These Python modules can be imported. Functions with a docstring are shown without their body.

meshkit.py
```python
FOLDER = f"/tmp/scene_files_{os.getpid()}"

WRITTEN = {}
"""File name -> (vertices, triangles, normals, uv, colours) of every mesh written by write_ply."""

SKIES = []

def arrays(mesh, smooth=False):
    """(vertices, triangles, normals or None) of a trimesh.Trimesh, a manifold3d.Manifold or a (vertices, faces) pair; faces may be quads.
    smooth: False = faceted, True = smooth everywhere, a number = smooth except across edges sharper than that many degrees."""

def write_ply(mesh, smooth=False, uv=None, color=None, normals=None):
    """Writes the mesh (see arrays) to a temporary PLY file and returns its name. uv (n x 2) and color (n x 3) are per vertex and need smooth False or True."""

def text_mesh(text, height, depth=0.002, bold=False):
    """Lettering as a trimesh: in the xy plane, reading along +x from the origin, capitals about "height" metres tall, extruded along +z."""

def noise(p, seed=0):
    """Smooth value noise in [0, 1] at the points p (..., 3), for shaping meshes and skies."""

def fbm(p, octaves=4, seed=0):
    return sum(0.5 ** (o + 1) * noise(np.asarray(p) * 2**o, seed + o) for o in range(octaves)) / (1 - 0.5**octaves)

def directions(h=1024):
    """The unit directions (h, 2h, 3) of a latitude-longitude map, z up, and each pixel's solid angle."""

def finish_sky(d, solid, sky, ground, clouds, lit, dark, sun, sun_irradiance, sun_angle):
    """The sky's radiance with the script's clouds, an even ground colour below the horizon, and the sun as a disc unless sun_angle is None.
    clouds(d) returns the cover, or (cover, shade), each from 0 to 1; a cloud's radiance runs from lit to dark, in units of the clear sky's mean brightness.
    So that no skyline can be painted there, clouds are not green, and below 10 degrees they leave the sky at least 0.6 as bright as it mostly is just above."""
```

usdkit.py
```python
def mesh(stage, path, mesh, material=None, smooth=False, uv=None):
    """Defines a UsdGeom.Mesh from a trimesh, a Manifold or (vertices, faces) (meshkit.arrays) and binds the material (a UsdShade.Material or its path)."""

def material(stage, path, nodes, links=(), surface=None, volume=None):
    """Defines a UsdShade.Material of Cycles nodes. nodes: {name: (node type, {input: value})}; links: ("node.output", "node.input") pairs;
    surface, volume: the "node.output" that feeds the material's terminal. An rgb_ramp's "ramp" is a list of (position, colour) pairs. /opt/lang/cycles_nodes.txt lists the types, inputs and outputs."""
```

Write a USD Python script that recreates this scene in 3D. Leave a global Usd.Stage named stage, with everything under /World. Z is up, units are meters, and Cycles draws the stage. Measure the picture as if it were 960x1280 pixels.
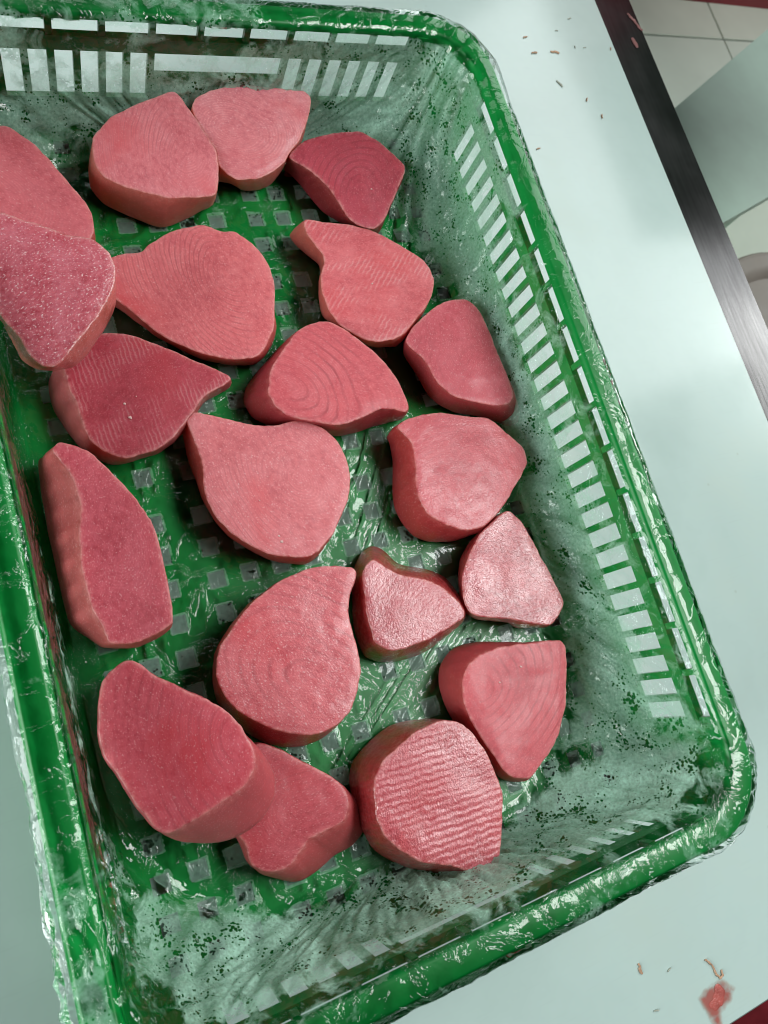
import math
import numpy as np
import trimesh
import shapely
from shapely.geometry import Polygon, box as sbox
from scipy.spatial import Delaunay, cKDTree
import usdkit, meshkit
from pxr import Usd, UsdGeom, UsdLux, UsdShade, Sdf, Gf, Vt

stage = Usd.Stage.CreateInMemory()
UsdGeom.SetStageUpAxis(stage, 'Z')
UsdGeom.SetStageMetersPerUnit(stage, 1.0)
UsdGeom.Xform.Define(stage, '/World')

# ------------------------------------------------------------------ camera
cam = UsdGeom.Camera.Define(stage, '/World/camera')
RIGHT, UP, BACK = (0.899828, -0.286238, 0.329207), (0.200521, 0.941578, 0.270595), (-0.387428, -0.177476, 0.904655)
EYE = (-0.165057, -0.138781, 0.510853)
cam.AddTransformOp().Set(Gf.Matrix4d(*RIGHT, 0, *UP, 0, *BACK, 0, *EYE, 1))
cam.CreateFocalLengthAttr(5.4)
cam.CreateHorizontalApertureAttr(5.4 * 960 / 930)
cam.CreateVerticalApertureAttr(5.4 * 1280 / 930)
cam.CreateFStopAttr(2.8)
cam.CreateFocusDistanceAttr(0.50)
cam.CreateClippingRangeAttr(Gf.Vec2f(0.02, 50))
cam.CreateExposureAttr(0.0)


# ------------------------------------------------------------------ lamps (an indoor workroom lit by ceiling fittings)
def rect_light(name, loc, target, w, h, strength, color):
    l = UsdLux.RectLight.Define(stage, '/World/' + name)
    z = np.array(loc, float) - np.array(target, float)
    z /= np.linalg.norm(z)
    x = np.cross((0, 1, 0.001), z)
    x /= np.linalg.norm(x)
    y = np.cross(z, x)
    l.AddTransformOp().Set(Gf.Matrix4d(*x, 0, *y, 0, *z, 0, *loc, 1))
    l.CreateWidthAttr(w)
    l.CreateHeightAttr(h)
    l.CreateIntensityAttr(strength)
    l.CreateColorAttr(Gf.Vec3f(*color))


rect_light('tube_lamp', (0.88, -0.14, 1.50), (0.05, -0.05, 0), 0.50, 1.0, 13.2, (0.97, 1.0, 0.98))
rect_light('ceiling_lamp', (-0.5, 2.6, 2.2), (0.0, 0.2, 0), 2.4, 1.6, 1.7, (0.95, 1.0, 0.985))
rect_light('window_lamp', (3.0, 1.9, 2.2), (0.3, 0.2, 0), 2.0, 2.3, 3.0, (0.95, 1.0, 0.99))
rect_light('far_lamp', (4.4, 0.9, 2.3), (1.7, 1.0, -0.5), 0.9, 0.9, 15.0, (0.96, 1.0, 0.97))
rect_light('room_lamp', (-2.0, -0.35, 0.75), (0.15, -0.05, 0.05), 1.5, 1.1, 9.5, (0.95, 1.0, 0.985))


# ------------------------------------------------------------------ helpers
used = {}


def numbered(path):
    n = used.get(path, 0)
    used[path] = n + 1
    return path if n == 0 else '%s_%03d' % (path, n)


def info(prim, label=None, cat=None, group=None, kind=None):
    for k, v in (('label', label), ('category', cat), ('group', group), ('kind', kind)):
        if v:
            prim.SetCustomDataByKey(k, v)
    return prim


def thing(name, label, cat, loc=(0, 0, 0), group=None):
    x = UsdGeom.Xform.Define(stage, numbered('/World/' + name))
    x.AddTranslateOp().Set(Gf.Vec3d(*map(float, loc)))
    info(x.GetPrim(), label, cat, group)
    return x.GetPrim()


def obj(name, mesh, mat, parent=None, smooth=False, prim_vars=None, origin=None):
    base = str(parent.GetPath()) if parent else '/World'
    if origin is not None:
        if isinstance(mesh, tuple):
            mesh = (np.asarray(mesh[0]) - origin, mesh[1])
        else:
            mesh = mesh.copy()
            mesh.apply_translation(-np.asarray(origin))
    m = usdkit.mesh(stage, numbered(base + '/' + name), mesh, mat, smooth=smooth)
    api = UsdGeom.PrimvarsAPI(m)
    for k, v in (prim_vars or {}).items():
        v = np.asarray(v, np.float32)
        if v.ndim == 2:
            api.CreatePrimvar(k, Sdf.ValueTypeNames.Float3Array, 'vertex').Set(Vt.Vec3fArray.FromNumpy(v))
        else:
            api.CreatePrimvar(k, Sdf.ValueTypeNames.FloatArray, 'vertex').Set(Vt.FloatArray.FromNumpy(v))
    return m.GetPrim()


def mat(name, nodes, links, surface):
    return usdkit.material(stage, '/World/Looks/' + name, nodes, links, surface=surface)


def simple(name, color, rough=0.5, metallic=0.0, spec=0.5, bump=0.0, bscale=300.0, var=0.08, vscale=20.0):
    c = np.array(color)
    nodes = {
        'geo': ('geometry', {}),
        'n': ('noise_texture', {'scale': vscale, 'detail': 5.0, 'roughness': 0.6}),
        'ramp': ('rgb_ramp', {'ramp': [(0.25, tuple(c * (1 - var))), (0.75, tuple(np.minimum(c * (1 + var), 1)))]}),
        'r': ('map_range', {'from_min': 0.3, 'from_max': 0.7, 'to_min': rough * 0.85, 'to_max': min(1, rough * 1.2)}),
        'p': ('principled_bsdf', {'metallic': metallic, 'specular_ior_level': spec}),
    }
    links = [('geo.position', 'n.vector'), ('n.fac', 'ramp.fac'), ('ramp.color', 'p.base_color'), ('n.fac', 'r.value'), ('r.result', 'p.roughness')]
    if bump:
        nodes['bn'] = ('noise_texture', {'scale': bscale, 'detail': 4.0})
        nodes['b'] = ('bump', {'strength': 0.6, 'distance': bump})
        links += [('geo.position', 'bn.vector'), ('bn.fac', 'b.height'), ('b.normal', 'p.normal')]
    return mat(name, nodes, links, 'p.BSDF')


def box(x0, x1, y0, y1, z0, z1, bevel=0.0):
    if bevel:
        import manifold3d as m3
        b = bevel
        s = m3.Manifold.cube([x1 - x0 - 2 * b, y1 - y0 - 2 * b, z1 - z0 - 2 * b]).translate([x0 + b, y0 + b, z0 + b])
        pts = np.array(s.to_mesh().vert_properties[:, :3])
        c = pts.mean(0)
        out = []
        for p in pts:
            sg = np.sign(p - c)
            for k in range(3):
                q = p + sg * b * 0.3
                q[k] = p[k] + sg[k] * b
                out.append(q)
        h = m3.Manifold.hull_points(np.array(out)).to_mesh()
        return trimesh.Trimesh(h.vert_properties[:, :3], h.tri_verts, process=False)
    m = trimesh.creation.box([x1 - x0, y1 - y0, z1 - z0])
    m.apply_translation([(x0 + x1) / 2, (y0 + y1) / 2, (z0 + z1) / 2])
    return m


def extrude(poly, z0, z1):
    parts = []
    for g in getattr(poly, 'geoms', [poly]):
        m = trimesh.creation.extrude_polygon(g, z1 - z0, engine='earcut')
        m.apply_translation([0, 0, z0])
        parts.append(m)
    return trimesh.util.concatenate(parts)


def fill_ring(ring, inner, extra=None):
    """Delaunay of a ring of xy points and interior points, kept inside the ring. Returns faces into [ring, inner]."""
    pts = np.vstack([ring, inner]) if len(inner) else ring
    tri = Delaunay(pts).simplices
    poly = Polygon(ring).buffer(1e-7)
    c = pts[tri].mean(1)
    keep = shapely.contains_xy(poly, c[:, 0], c[:, 1])
    tri = tri[keep]
    a, b, cc = pts[tri[:, 0]], pts[tri[:, 1]], pts[tri[:, 2]]
    area = (b[:, 0] - a[:, 0]) * (cc[:, 1] - a[:, 1]) - (b[:, 1] - a[:, 1]) * (cc[:, 0] - a[:, 0])
    tri[area < 0] = tri[area < 0][:, ::-1]
    return tri[np.abs(area) > 1e-12]


def grid_in(ring, step, margin, seed=0):
    poly = Polygon(ring).buffer(-margin)
    x0, y0, x1, y1 = poly.bounds
    xs, ys = np.meshgrid(np.arange(x0, x1, step), np.arange(y0, y1, step * 0.866))
    xs = xs + (np.arange(xs.shape[0]) % 2)[:, None] * step / 2
    p = np.c_[xs.ravel(), ys.ravel()]
    rng = np.random.default_rng(seed)
    p = p + rng.uniform(-0.12, 0.12, p.shape) * step
    return p[shapely.contains_xy(poly, p[:, 0], p[:, 1])]


def nz(p, scale, seed=0):
    """noise in -1..1 at 2- or 3-column points"""
    p = np.asarray(p, float) * scale
    if p.shape[-1] == 2:
        p = np.concatenate([p, np.full(p.shape[:-1] + (1,), 0.37)], -1)
    return meshkit.noise(p, seed) * 2 - 1


def strip_faces(n, rows, base=0, closed=True):
    f = []
    i = np.arange(n if closed else n - 1)
    j = (i + 1) % n
    for r in range(rows - 1):
        a, b = base + r * n, base + (r + 1) * n
        f.append(np.stack([a + i, a + j, b + j], 1))
        f.append(np.stack([a + i, b + j, b + i], 1))
    return np.vstack(f)


# ------------------------------------------------------------------ setting: tiled floor far below, steel table, white cutting board
TZ = -0.788     # room floor, seen past the table's edge
grout = simple('grout', (0.20, 0.23, 0.20), 0.8)
tile_mats = [simple('floor_tile_%s' % k, tuple(np.array(c) * 1.3), 0.28, var=0.05, vscale=3) for k, c in (('pale', (0.58, 0.66, 0.58)), ('soft', (0.55, 0.635, 0.565)), ('warm', (0.60, 0.665, 0.575)))]
floor = UsdGeom.Xform.Define(stage, '/World/floor').GetPrim()
info(floor, 'pale green white square floor tiles far below the table', 'floor', kind='structure')
obj('mortar_bed', box(0.1, 4.4, -1.2, 4.2, TZ - 0.03, TZ - 0.004), grout, floor)
T = 0.42
rng = np.random.default_rng(3)
for i in range(-4, 6):
    for j in range(-5, 7):
        x0, y0 = 1.90 + i * T, 1.30 + j * T
        if x0 < 0.3 or y0 < -1.1:
            continue
        d = rng.uniform(-0.0006, 0.0006)
        obj('floor_tile', box(x0 + 0.003, x0 + T - 0.003, y0 + 0.003, y0 + T - 0.003, TZ - 0.006, TZ + d, 0.002), tile_mats[rng.integers(3)], floor)

steel = mat('brushed_steel', {
    'geo': ('geometry', {}),
    'map': ('mapping', {'scale': (260.0, 14.0, 60.0)}),
    'n': ('noise_texture', {'scale': 1.0, 'detail': 5.0, 'roughness': 0.6}),
    'n2': ('noise_texture', {'scale': 9.0, 'detail': 4.0}),
    'c': ('rgb_ramp', {'ramp': [(0.3, (0.075, 0.072, 0.074)), (0.7, (0.115, 0.112, 0.114))]}),
    'r': ('map_range', {'from_min': 0.3, 'from_max': 0.7, 'to_min': 0.16, 'to_max': 0.26}),
    'b': ('bump', {'strength': 0.15, 'distance': 0.0003}),
    'p': ('principled_bsdf', {'metallic': 0.95, 'anisotropic': 0.3}),
}, [('geo.position', 'map.vector'), ('map.vector', 'n.vector'), ('geo.position', 'n2.vector'), ('n.fac', 'c.fac'), ('c.color', 'p.base_color'),
    ('n2.fac', 'r.value'), ('r.result', 'p.roughness'), ('n.fac', 'b.height'), ('b.normal', 'p.normal')], 'p.BSDF')
table = thing('steel_table', 'grey brushed steel table whose bare edge strip shows beside the white board', 'table', (0, 0, -0.0205))
X1, Y0 = 0.553, -0.474
obj('table_top', box(-0.95, X1, Y0, 1.5, -0.018, 0, 0.003), steel, table)
obj('edge_flange', box(X1 - 0.004, X1 - 0.001, Y0 + 0.01, 1.49, -0.06, -0.019), steel, table)
for lx in (-0.85, 0.45):
    for ly in (-0.42, 1.40):
        leg = trimesh.creation.cylinder(radius=0.02, height=0.745, sections=20)
        leg.apply_translation([lx, ly, -0.018 - 0.3725])
        obj('leg', leg, steel, table, smooth=40)

board_mat = mat('white_board_plastic', {
    'geo': ('geometry', {}),
    'map': ('mapping', {'scale': (30.0, 700.0, 1.0), 'rotation': (0, 0, 0.06)}),
    'scr': ('noise_texture', {'scale': 1.0, 'detail': 3.0}),
    'scr2': ('map_range', {'from_min': 0.60, 'from_max': 0.72, 'to_min': 0.0, 'to_max': 1.0, 'clamp': True}),
    'patch': ('noise_texture', {'scale': 7.0, 'detail': 5.0, 'roughness': 0.62}),
    'patchr': ('rgb_ramp', {'ramp': [(0.30, (0.455, 0.58, 0.55)), (0.52, (0.48, 0.61, 0.58)), (0.75, (0.47, 0.585, 0.54))]}),
    'fine': ('noise_texture', {'scale': 240.0, 'detail': 4.0}),
    'sm': ('math', {'math_type': 'multiply', 'value2': 0.10}),
    'mixs': ('mix', {'color2': (0.36, 0.43, 0.40)}),
    'spk': ('voronoi_texture', {'scale': 38.0, 'feature': 'f1'}),
    'spkm': ('map_range', {'from_min': 0.03, 'from_max': 0.07, 'to_min': 0.30, 'to_max': 0.0, 'clamp': True}),
    'spkg': ('map_range', {'from_min': 0.50, 'from_max': 0.60, 'to_min': 0.0, 'to_max': 1.0, 'clamp': True}),
    'spkx': ('math', {'math_type': 'multiply'}),
    'mixd': ('mix', {'color2': (0.33, 0.38, 0.30)}),
    'r': ('map_range', {'from_min': 0.3, 'from_max': 0.7, 'to_min': 0.17, 'to_max': 0.30}),
    'b': ('bump', {'strength': 0.15, 'distance': 0.0002}),
    'p': ('principled_bsdf', {'specular_ior_level': 0.5, 'coat_weight': 0.7, 'coat_roughness': 0.12, 'coat_ior': 1.5}),
}, [('geo.position', 'map.vector'), ('map.vector', 'scr.vector'), ('scr.fac', 'scr2.value'), ('scr2.result', 'sm.value1'), ('geo.position', 'patch.vector'), ('patch.fac', 'patchr.fac'),
    ('patchr.color', 'mixs.color1'), ('sm.value', 'mixs.fac'), ('mixs.color', 'mixd.color1'), ('geo.position', 'spk.vector'), ('spk.distance', 'spkm.value'), ('patch.fac', 'spkg.value'),
    ('spkm.result', 'spkx.value1'), ('spkg.result', 'spkx.value2'), ('spkx.value', 'mixd.fac'), ('mixd.color', 'p.base_color'),
    ('patch.fac', 'r.value'), ('r.result', 'p.roughness'), ('geo.position', 'fine.vector'), ('fine.fac', 'b.height'), ('b.normal', 'p.normal')], 'p.BSDF')
board = obj('cutting_board', box(-0.9, 0.474, -0.469, 1.3, -0.020, 0, 0.0025), board_mat)
info(board, 'large white plastic cutting board under the green crate', 'cutting board')

# pale slab and brown tub standing on the floor beyond the table
slab_mat = simple('pale_slab_plastic', (0.52, 0.71, 0.60), 0.45, var=0.10, vscale=9, bump=0.0004, bscale=150)
q = Polygon([(0.86, 0.37), (1.35, 0.535), (1.75, 0.69), (1.55, 0.969), (1.09, 0.71), (0.86, 0.58)])
slab = thing('side_bench', 'pale green plastic bench top standing lower than the table, right of the steel edge', 'bench', (1.2, 0.65, TZ))
import manifold3d as m3
obj('bench_top', extrude(q, -0.418, -0.388), slab_mat, slab, origin=(1.2, 0.65, TZ))
for (lx, ly) in ((0.93, 0.47), (1.06, 0.62), (1.5, 0.66), (1.47, 0.84)):
    obj('leg', box(lx - 0.02, lx + 0.02, ly - 0.02, ly + 0.02, TZ + 0.0006, -0.419), slab_mat, slab, origin=(1.2, 0.65, TZ))

tub_mat = simple('brown_tub_plastic', (0.27, 0.235, 0.205), 0.5, var=0.15, vscale=12)
tub = thing('brown_tub', 'brown grey lidded tub under the pale bench, at the right picture edge', 'tub', (1.30, 0.16, TZ))
prof = np.array([(0.0, 0.252), (0.225, 0.252), (0.235, 0.262), (0.25, 0.266), (0.272, 0.268), (0.272, 0.258), (0.262, 0.25), (0.224, 0.001), (0.0, 0.0005)])
bd = trimesh.creation.revolve(prof[::-1], sections=64)
obj('bowl', bd, tub_mat, tub, smooth=35)
hd = trimesh.creation.torus(major_radius=0.275, minor_radius=0.007, major_sections=64, minor_sections=10)
hd.apply_translation([0, 0, 0.262])
obj('rim', hd, tub_mat, tub, smooth=60)

red_plastic = simple('red_tub_plastic', (0.30, 0.012, 0.03), 0.4, var=0.1)
tubr = thing('red_tub', 'dark red plastic tub at the top right corner beyond the tiles', 'tub', (1.98, 1.74, TZ))
rr = Polygon([(-0.5, -0.28), (0.7, -0.30), (0.7, 0.3), (-0.5, 0.3)])
obj('body', extrude(rr.buffer(0.02).difference(rr.buffer(0.005)), 0.0008, 0.62), red_plastic, tubr)
obj('bottom', extrude(rr.buffer(0.004), 0.004, 0.02), red_plastic, tubr)
obj('rim', extrude(rr.buffer(0.04).difference(rr.buffer(0.003)), 0.622, 0.64), red_plastic, tubr)

# a second table out of frame to the right carries a stack of dark crates; the board and the steel edge mirror them
dark_green = simple('dark_green_crate', (0.010, 0.065, 0.026), 0.45, var=0.2)
t2 = thing('side_table', 'steel side table standing beyond the bench', 'table', (1.15, 0.8, -0.05))
o = (1.15, 0.8, -0.05)
obj('table_top', box(0.88, 1.45, 0.42, 1.5, -0.06, -0.03, 0.003), steel, t2, origin=o)
obj('leg', box(1.38, 1.42, 1.42, 1.46, TZ + 0.0006, -0.0605), steel, t2, origin=o)
for k, lab in enumerate(('lowest', 'middle', 'topmost')):
    z = -0.0294 + k * 0.16
    c2 = thing('stacked_crate', lab + ' dark green crate of the stack on the side table', 'crate', (1.1, 0.61, z), group='crates stacked on the side table')
    o = (1.1, 0.61, z)
    obj('body', extrude(sbox(0.92, 0.46, 1.30, 0.77).difference(sbox(0.93, 0.47, 1.29, 0.76)), z, z + 0.14), dark_green, c2, origin=o)
    obj('rim', extrude(sbox(0.905, 0.445, 1.315, 0.785).difference(sbox(0.928, 0.468, 1.292, 0.762)), z + 0.1405, z + 0.158), dark_green, c2, origin=o)
    obj('bottom', extrude(sbox(0.9305, 0.4705, 1.2895, 0.7595), z + 0.004, z + 0.01), dark_green, c2, origin=o)
o = (1.1, 1.1, -0.0294)
mb = thing('maroon_box', 'maroon plastic box standing on the side table', 'box', o)
obj('body', extrude(sbox(0.91, 0.80, 1.3, 1.40).difference(sbox(0.92, 0.81, 1.29, 1.39)), -0.0294, 0.46), red_plastic, mb, origin=o)
obj('bottom', extrude(sbox(0.9205, 0.8105, 1.2895, 1.3895), -0.028, -0.02), red_plastic, mb, origin=o)

# red striped cloth hanging past the board's near edge
cloth_red = simple('red_cloth', (0.16, 0.012, 0.018), 0.85, spec=0.2, bump=0.0006, bscale=900, var=0.25, vscale=45)
cloth_pink = simple('pink_cloth', (0.50, 0.22, 0.23), 0.85, spec=0.2, bump=0.0006, bscale=900, var=0.15, vscale=45)


def cloth(x0, x1, lift, seed):
    gx, gy = np.linspace(x0, x1, max(4, int((x1 - x0) / 0.006))), np.linspace(-0.505, -0.70, 40)
    X, Y = np.meshgrid(gx, gy)
    Z = -0.10 + (Y + 0.505) * 0.55 + 0.012 * np.sin(X * 38 + Y * 22) + 0.004 * nz(np.stack([X, Y], -1), 30, seed) + lift
    v = np.c_[X.ravel(), Y.ravel(), Z.ravel()]
    n, m = len(gx), len(gy)
    idx = np.arange(n * m).reshape(m, n)
    a, b, c, d = idx[:-1, :-1].ravel(), idx[:-1, 1:].ravel(), idx[1:, 1:].ravel(), idx[1:, :-1].ravel()
    top = np.vstack([np.stack([a, d, c], 1), np.stack([a, c, b], 1)])
    v2 = v - (0, 0, 0.0012)
    f2 = top[:, ::-1] + len(v)
    return trimesh.Trimesh(np.vstack([v, v2]), np.vstack([top, f2]), process=False)


cl = thing('striped_cloth', 'dark red cloth with a pale pink stripe past the bottom right corner of the board', 'cloth', (0.3, -0.5, -0.1))
o = (0.3, -0.5, -0.1)
obj('cloth', cloth(0.10, 0.50, 0, 4), cloth_red, cl, smooth=True, origin=o)
obj('stripe', cloth(0.262, 0.282, 0.0018, 4), cloth_pink, cl, smooth=True, origin=o)
obj('stripe', cloth(0.190, 0.200, 0.0018, 4), cloth_pink, cl, smooth=True, origin=o)

# ------------------------------------------------------------------ the green crate
A, B, H = 0.2044, 0.31, 0.112       # outer half sizes of the rim and its height
WA, WB = 0.187, 0.2915              # inner faces of the walls
N_LONG, N_SHORT, N_ARC = 190, 130, 40


def rounded(d, r, na=N_ARC, nl=N_LONG, ns=N_SHORT, a=A, b=B):
    """ring of points at inset d with corner radius r, the same count for every ring; also outward normals"""
    a, b = a - d, b - d
    pts, nor = [], []

    def line(p, q, n, nrm):
        for k in range(n):
            pts.append(np.array(p) + (np.array(q) - np.array(p)) * k / n)
            nor.append(nrm)

    def arc(cx, cy, t0):
        for k in range(na):
            t = t0 + (math.pi / 2) * k / na
            pts.append(np.array((cx + r * math.cos(t), cy + r * math.sin(t))))
            nor.append((math.cos(t), math.sin(t)))

    line((a, -b + r), (a, b - r), nl, (1, 0))
    arc(a - r, b - r, 0)
    line((a - r, b), (-a + r, b), ns, (0, 1))
    arc(-a + r, b - r, math.pi / 2)
    line((-a, b - r), (-a, -b + r), nl, (-1, 0))
    arc(-a + r, -b + r, math.pi)
    line((-a + r, -b), (a - r, -b), ns, (0, -1))
    arc(a - r, -b + r, 1.5 * math.pi)
    return np.array(pts), np.array(nor)


green = mat('green_plastic', {
    'geo': ('geometry', {}),
    'n': ('noise_texture', {'scale': 26.0, 'detail': 5.0, 'roughness': 0.6}),
    'c': ('rgb_ramp', {'ramp': [(0.3, (0.001, 0.245, 0.040)), (0.7, (0.003, 0.300, 0.055))]}),
    'n2': ('noise_texture', {'scale': 420.0, 'detail': 3.0}),
    'r': ('map_range', {'from_min': 0.3, 'from_max': 0.7, 'to_min': 0.28, 'to_max': 0.42}),
    'b': ('bump', {'strength': 0.2, 'distance': 0.0003}),
    'p': ('principled_bsdf', {'specular_ior_level': 0.45}),
}, [('geo.position', 'n.vector'), ('geo.position', 'n2.vector'), ('n.fac', 'c.fac'), ('c.color', 'p.base_color'), ('n.fac', 'r.value'), ('r.result', 'p.roughness'),
    ('n2.fac', 'b.height'), ('b.normal', 'p.normal')], 'p.BSDF')

crate = thing('plastic_crate', 'shallow green plastic crate with slotted walls, lined with clear film', 'crate')
prof = [(0, .1005), (0, .1075), (.0008, .1103), (.003, .112), (.0142, .112), (.0163, .1108), (.0174, .1085), (.0174, .1066), (.0034, .1066), (.0034, .1005)]
rows = [np.c_[rounded(d, 0.05 - d * 0.75, 14, 20, 14)[0], np.full(2 * (14 * 2 + 20 + 14), z)] for d, z in prof]
n = len(rows[0])
v = np.vstack(rows + [rows[0]])
f = strip_faces(n, len(rows) + 1)
obj('rim', trimesh.Trimesh(v, f, process=False), green, crate, smooth=38)


def rrect(a, b, r):
    return sbox(-a + r, -b + r, a - r, b - r).buffer(r, quad_segs=12)


ring2d = rrect(WA + .004, WB + .004, .036).difference(rrect(WA, WB, .032))
obj('lower_wall', extrude(ring2d, 0.0006, 0.045), green, crate)
obj('wall_rail', extrude(rrect(WA + .0046, WB + .0046, .0366).difference(rrect(WA - .0006, WB - .0006, .0316)), 0.0845, 0.0955), green, crate)
P = 0.0161
for sx in (-1, 1):
    for sy in (-1, 1):
        corner = ring2d.intersection(sbox(min(0, sx * .3), min(0, sy * .4), max(0, sx * .3), max(0, sy * .4)))
        corner = corner.difference(sbox(-9 * P - .0023, -1, 9 * P + .0023, 1)).difference(sbox(-1, -15 * P - .0023, 1, 15 * P + .0023))
        obj('corner_panel', extrude(corner, 0.0449, 0.1068), green, crate)
for s in (-1, 1):
    w0, w1 = (WA + .0003, WA + .0037) if s > 0 else (-WA - .0037, -WA - .0003)
    for k in range(-15, 16):
        y = k * P
        obj('wall_bar', box(w0, w1, y - .0023, y + .0023, 0.0448, 0.0848), green, crate)
        if k % 2:
            obj('wall_bar', box(w0, w1, y - .0021, y + .0021, 0.0953, 0.1068), green, crate)
for s in (-1, 1):
    w0, w1 = (WB + .0003, WB + .0037) if s > 0 else (-WB - .0037, -WB - .0003)
    for k in range(-9, 10):
        x = k * P
        if abs(k) > 2:
            obj('wall_bar', box(x - .0023, x + .0023, w0, w1, 0.0448, 0.0848), green, crate)
        if k % 2:
            obj('wall_bar', box(x - .0021, x + .0021, w0, w1, 0.0953, 0.1068), green, crate)
    obj('handle_panel', box(-3 * P - .0021, 3 * P + .0021, w0 - .0004, w1 + .0004, 0.0446, 0.0655), green, crate)
base = rrect(WA + .001, WB + .001, .0325)
holes = []
xs = [sg * (g + .0155 + .0222 * k) for sg in (-1, 1) for g, m in ((0, 4), (.0976, 3)) for k in range(m)]
ys = [sg * (g + .0163 + .0226 * k) for sg in (-1, 1) for g, m in ((0, 7), (.168, 5)) for k in range(m)]
for x in xs:
    for y in ys:
        holes.append(sbox(x - .0054, y - .0054, x + .0054, y + .0054))
obj('base_panel', extrude(base.difference(shapely.union_all(holes)), 0.0124, 0.0152), green, crate)

# ------------------------------------------------------------------ clear film liner
FLOOR = 0.0159
key = np.array([  # inset, height, corner radius, fog, wrinkle amplitude
    (-.0050, .084, .0535, .00, .0014), (-.0046, .089, .0532, .00, .0012), (-.0040, .096, .053, .00, .0010), (-.0032, .104, .0525, .0, .0008), (-.0022, .1105, .053, .0, .0006),
    (.0010, .1138, .052, .03, .0003), (.0055, .1146, .050, .04, .0003), (.0110, .1146, .048, .04, .0003), (.0160, .1138, .046, .04, .0003), (.0195, .1105, .046, .12, .0007),
    (.0215, .104, .046, .20, .0010), (.0225, .096, .047, .26, .0012), (.0232, .086, .049, .27, .0014), (.0240, .076, .053, .32, .0016), (.0252, .066, .058, .44, .0018),
    (.0272, .056, .064, .62, .0020), (.0300, .047, .070, .70, .0021), (.0340, .039, .076, .66, .0021), (.0395, .0315, .080, .58, .0019), (.0465, .0250, .082, .46, .0015), (.0550, .0200, .082, .32, .0010), (.0650, .0174, .080, .18, .0007), (.0740, FLOOR, .078, .10, .0006)])
t = np.linspace(0, len(key) - 1, 78)
from scipy.interpolate import PchipInterpolator
K = PchipInterpolator(np.arange(len(key)), key)(t)
fv, fog, amp = [], [], []
for d, z, r, fg, am in K:
    pts, nor = rounded(d, r)
    tight = .12 * np.clip(-nor[:, 0], 0, 1) ** 2 + .85 * np.clip(nor[:, 0], 0, 1) ** 2 + .42 * np.clip(-nor[:, 1], 0, 1) ** 2 + .55 * np.clip(nor[:, 1], 0, 1) ** 2
    pts = pts + nor * (max(0, d - .0215) * (1 - tight))[:, None]
    sag = np.clip((.108 - z) / .02, 0, 1) * np.clip((z - .018) / .035, 0, 1)
    pts = pts - nor * (sag * .004 * np.clip(-nor[:, 1], 0, 1) ** 2)[:, None]
    fv.append(np.c_[pts, np.full(len(pts), z)])
    fog.append(np.full(len(pts), fg))
    amp.append(np.full(len(pts), am))
NP = len(fv[0])
last = fv[-1][:, :2]
inner = grid_in(last, 0.0017, 0.0012, 5)
R = len(fv)
v = np.vstack(fv + [np.c_[inner, np.full(len(inner), FLOOR)]])
faces = strip_faces(NP, R)
cap = fill_ring(last, inner)
cap_idx = np.concatenate([np.arange((R - 1) * NP, R * NP), np.arange(R * NP, len(v))])
faces = np.vstack([faces, cap_idx[cap]])
fog = np.concatenate(fog + [np.full(len(inner), 0.0)])
amp = np.concatenate(amp + [np.full(len(inner), .0006)])
tm = trimesh.Trimesh(v, faces, process=False)
nrm = np.array(tm.vertex_normals)
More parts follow.
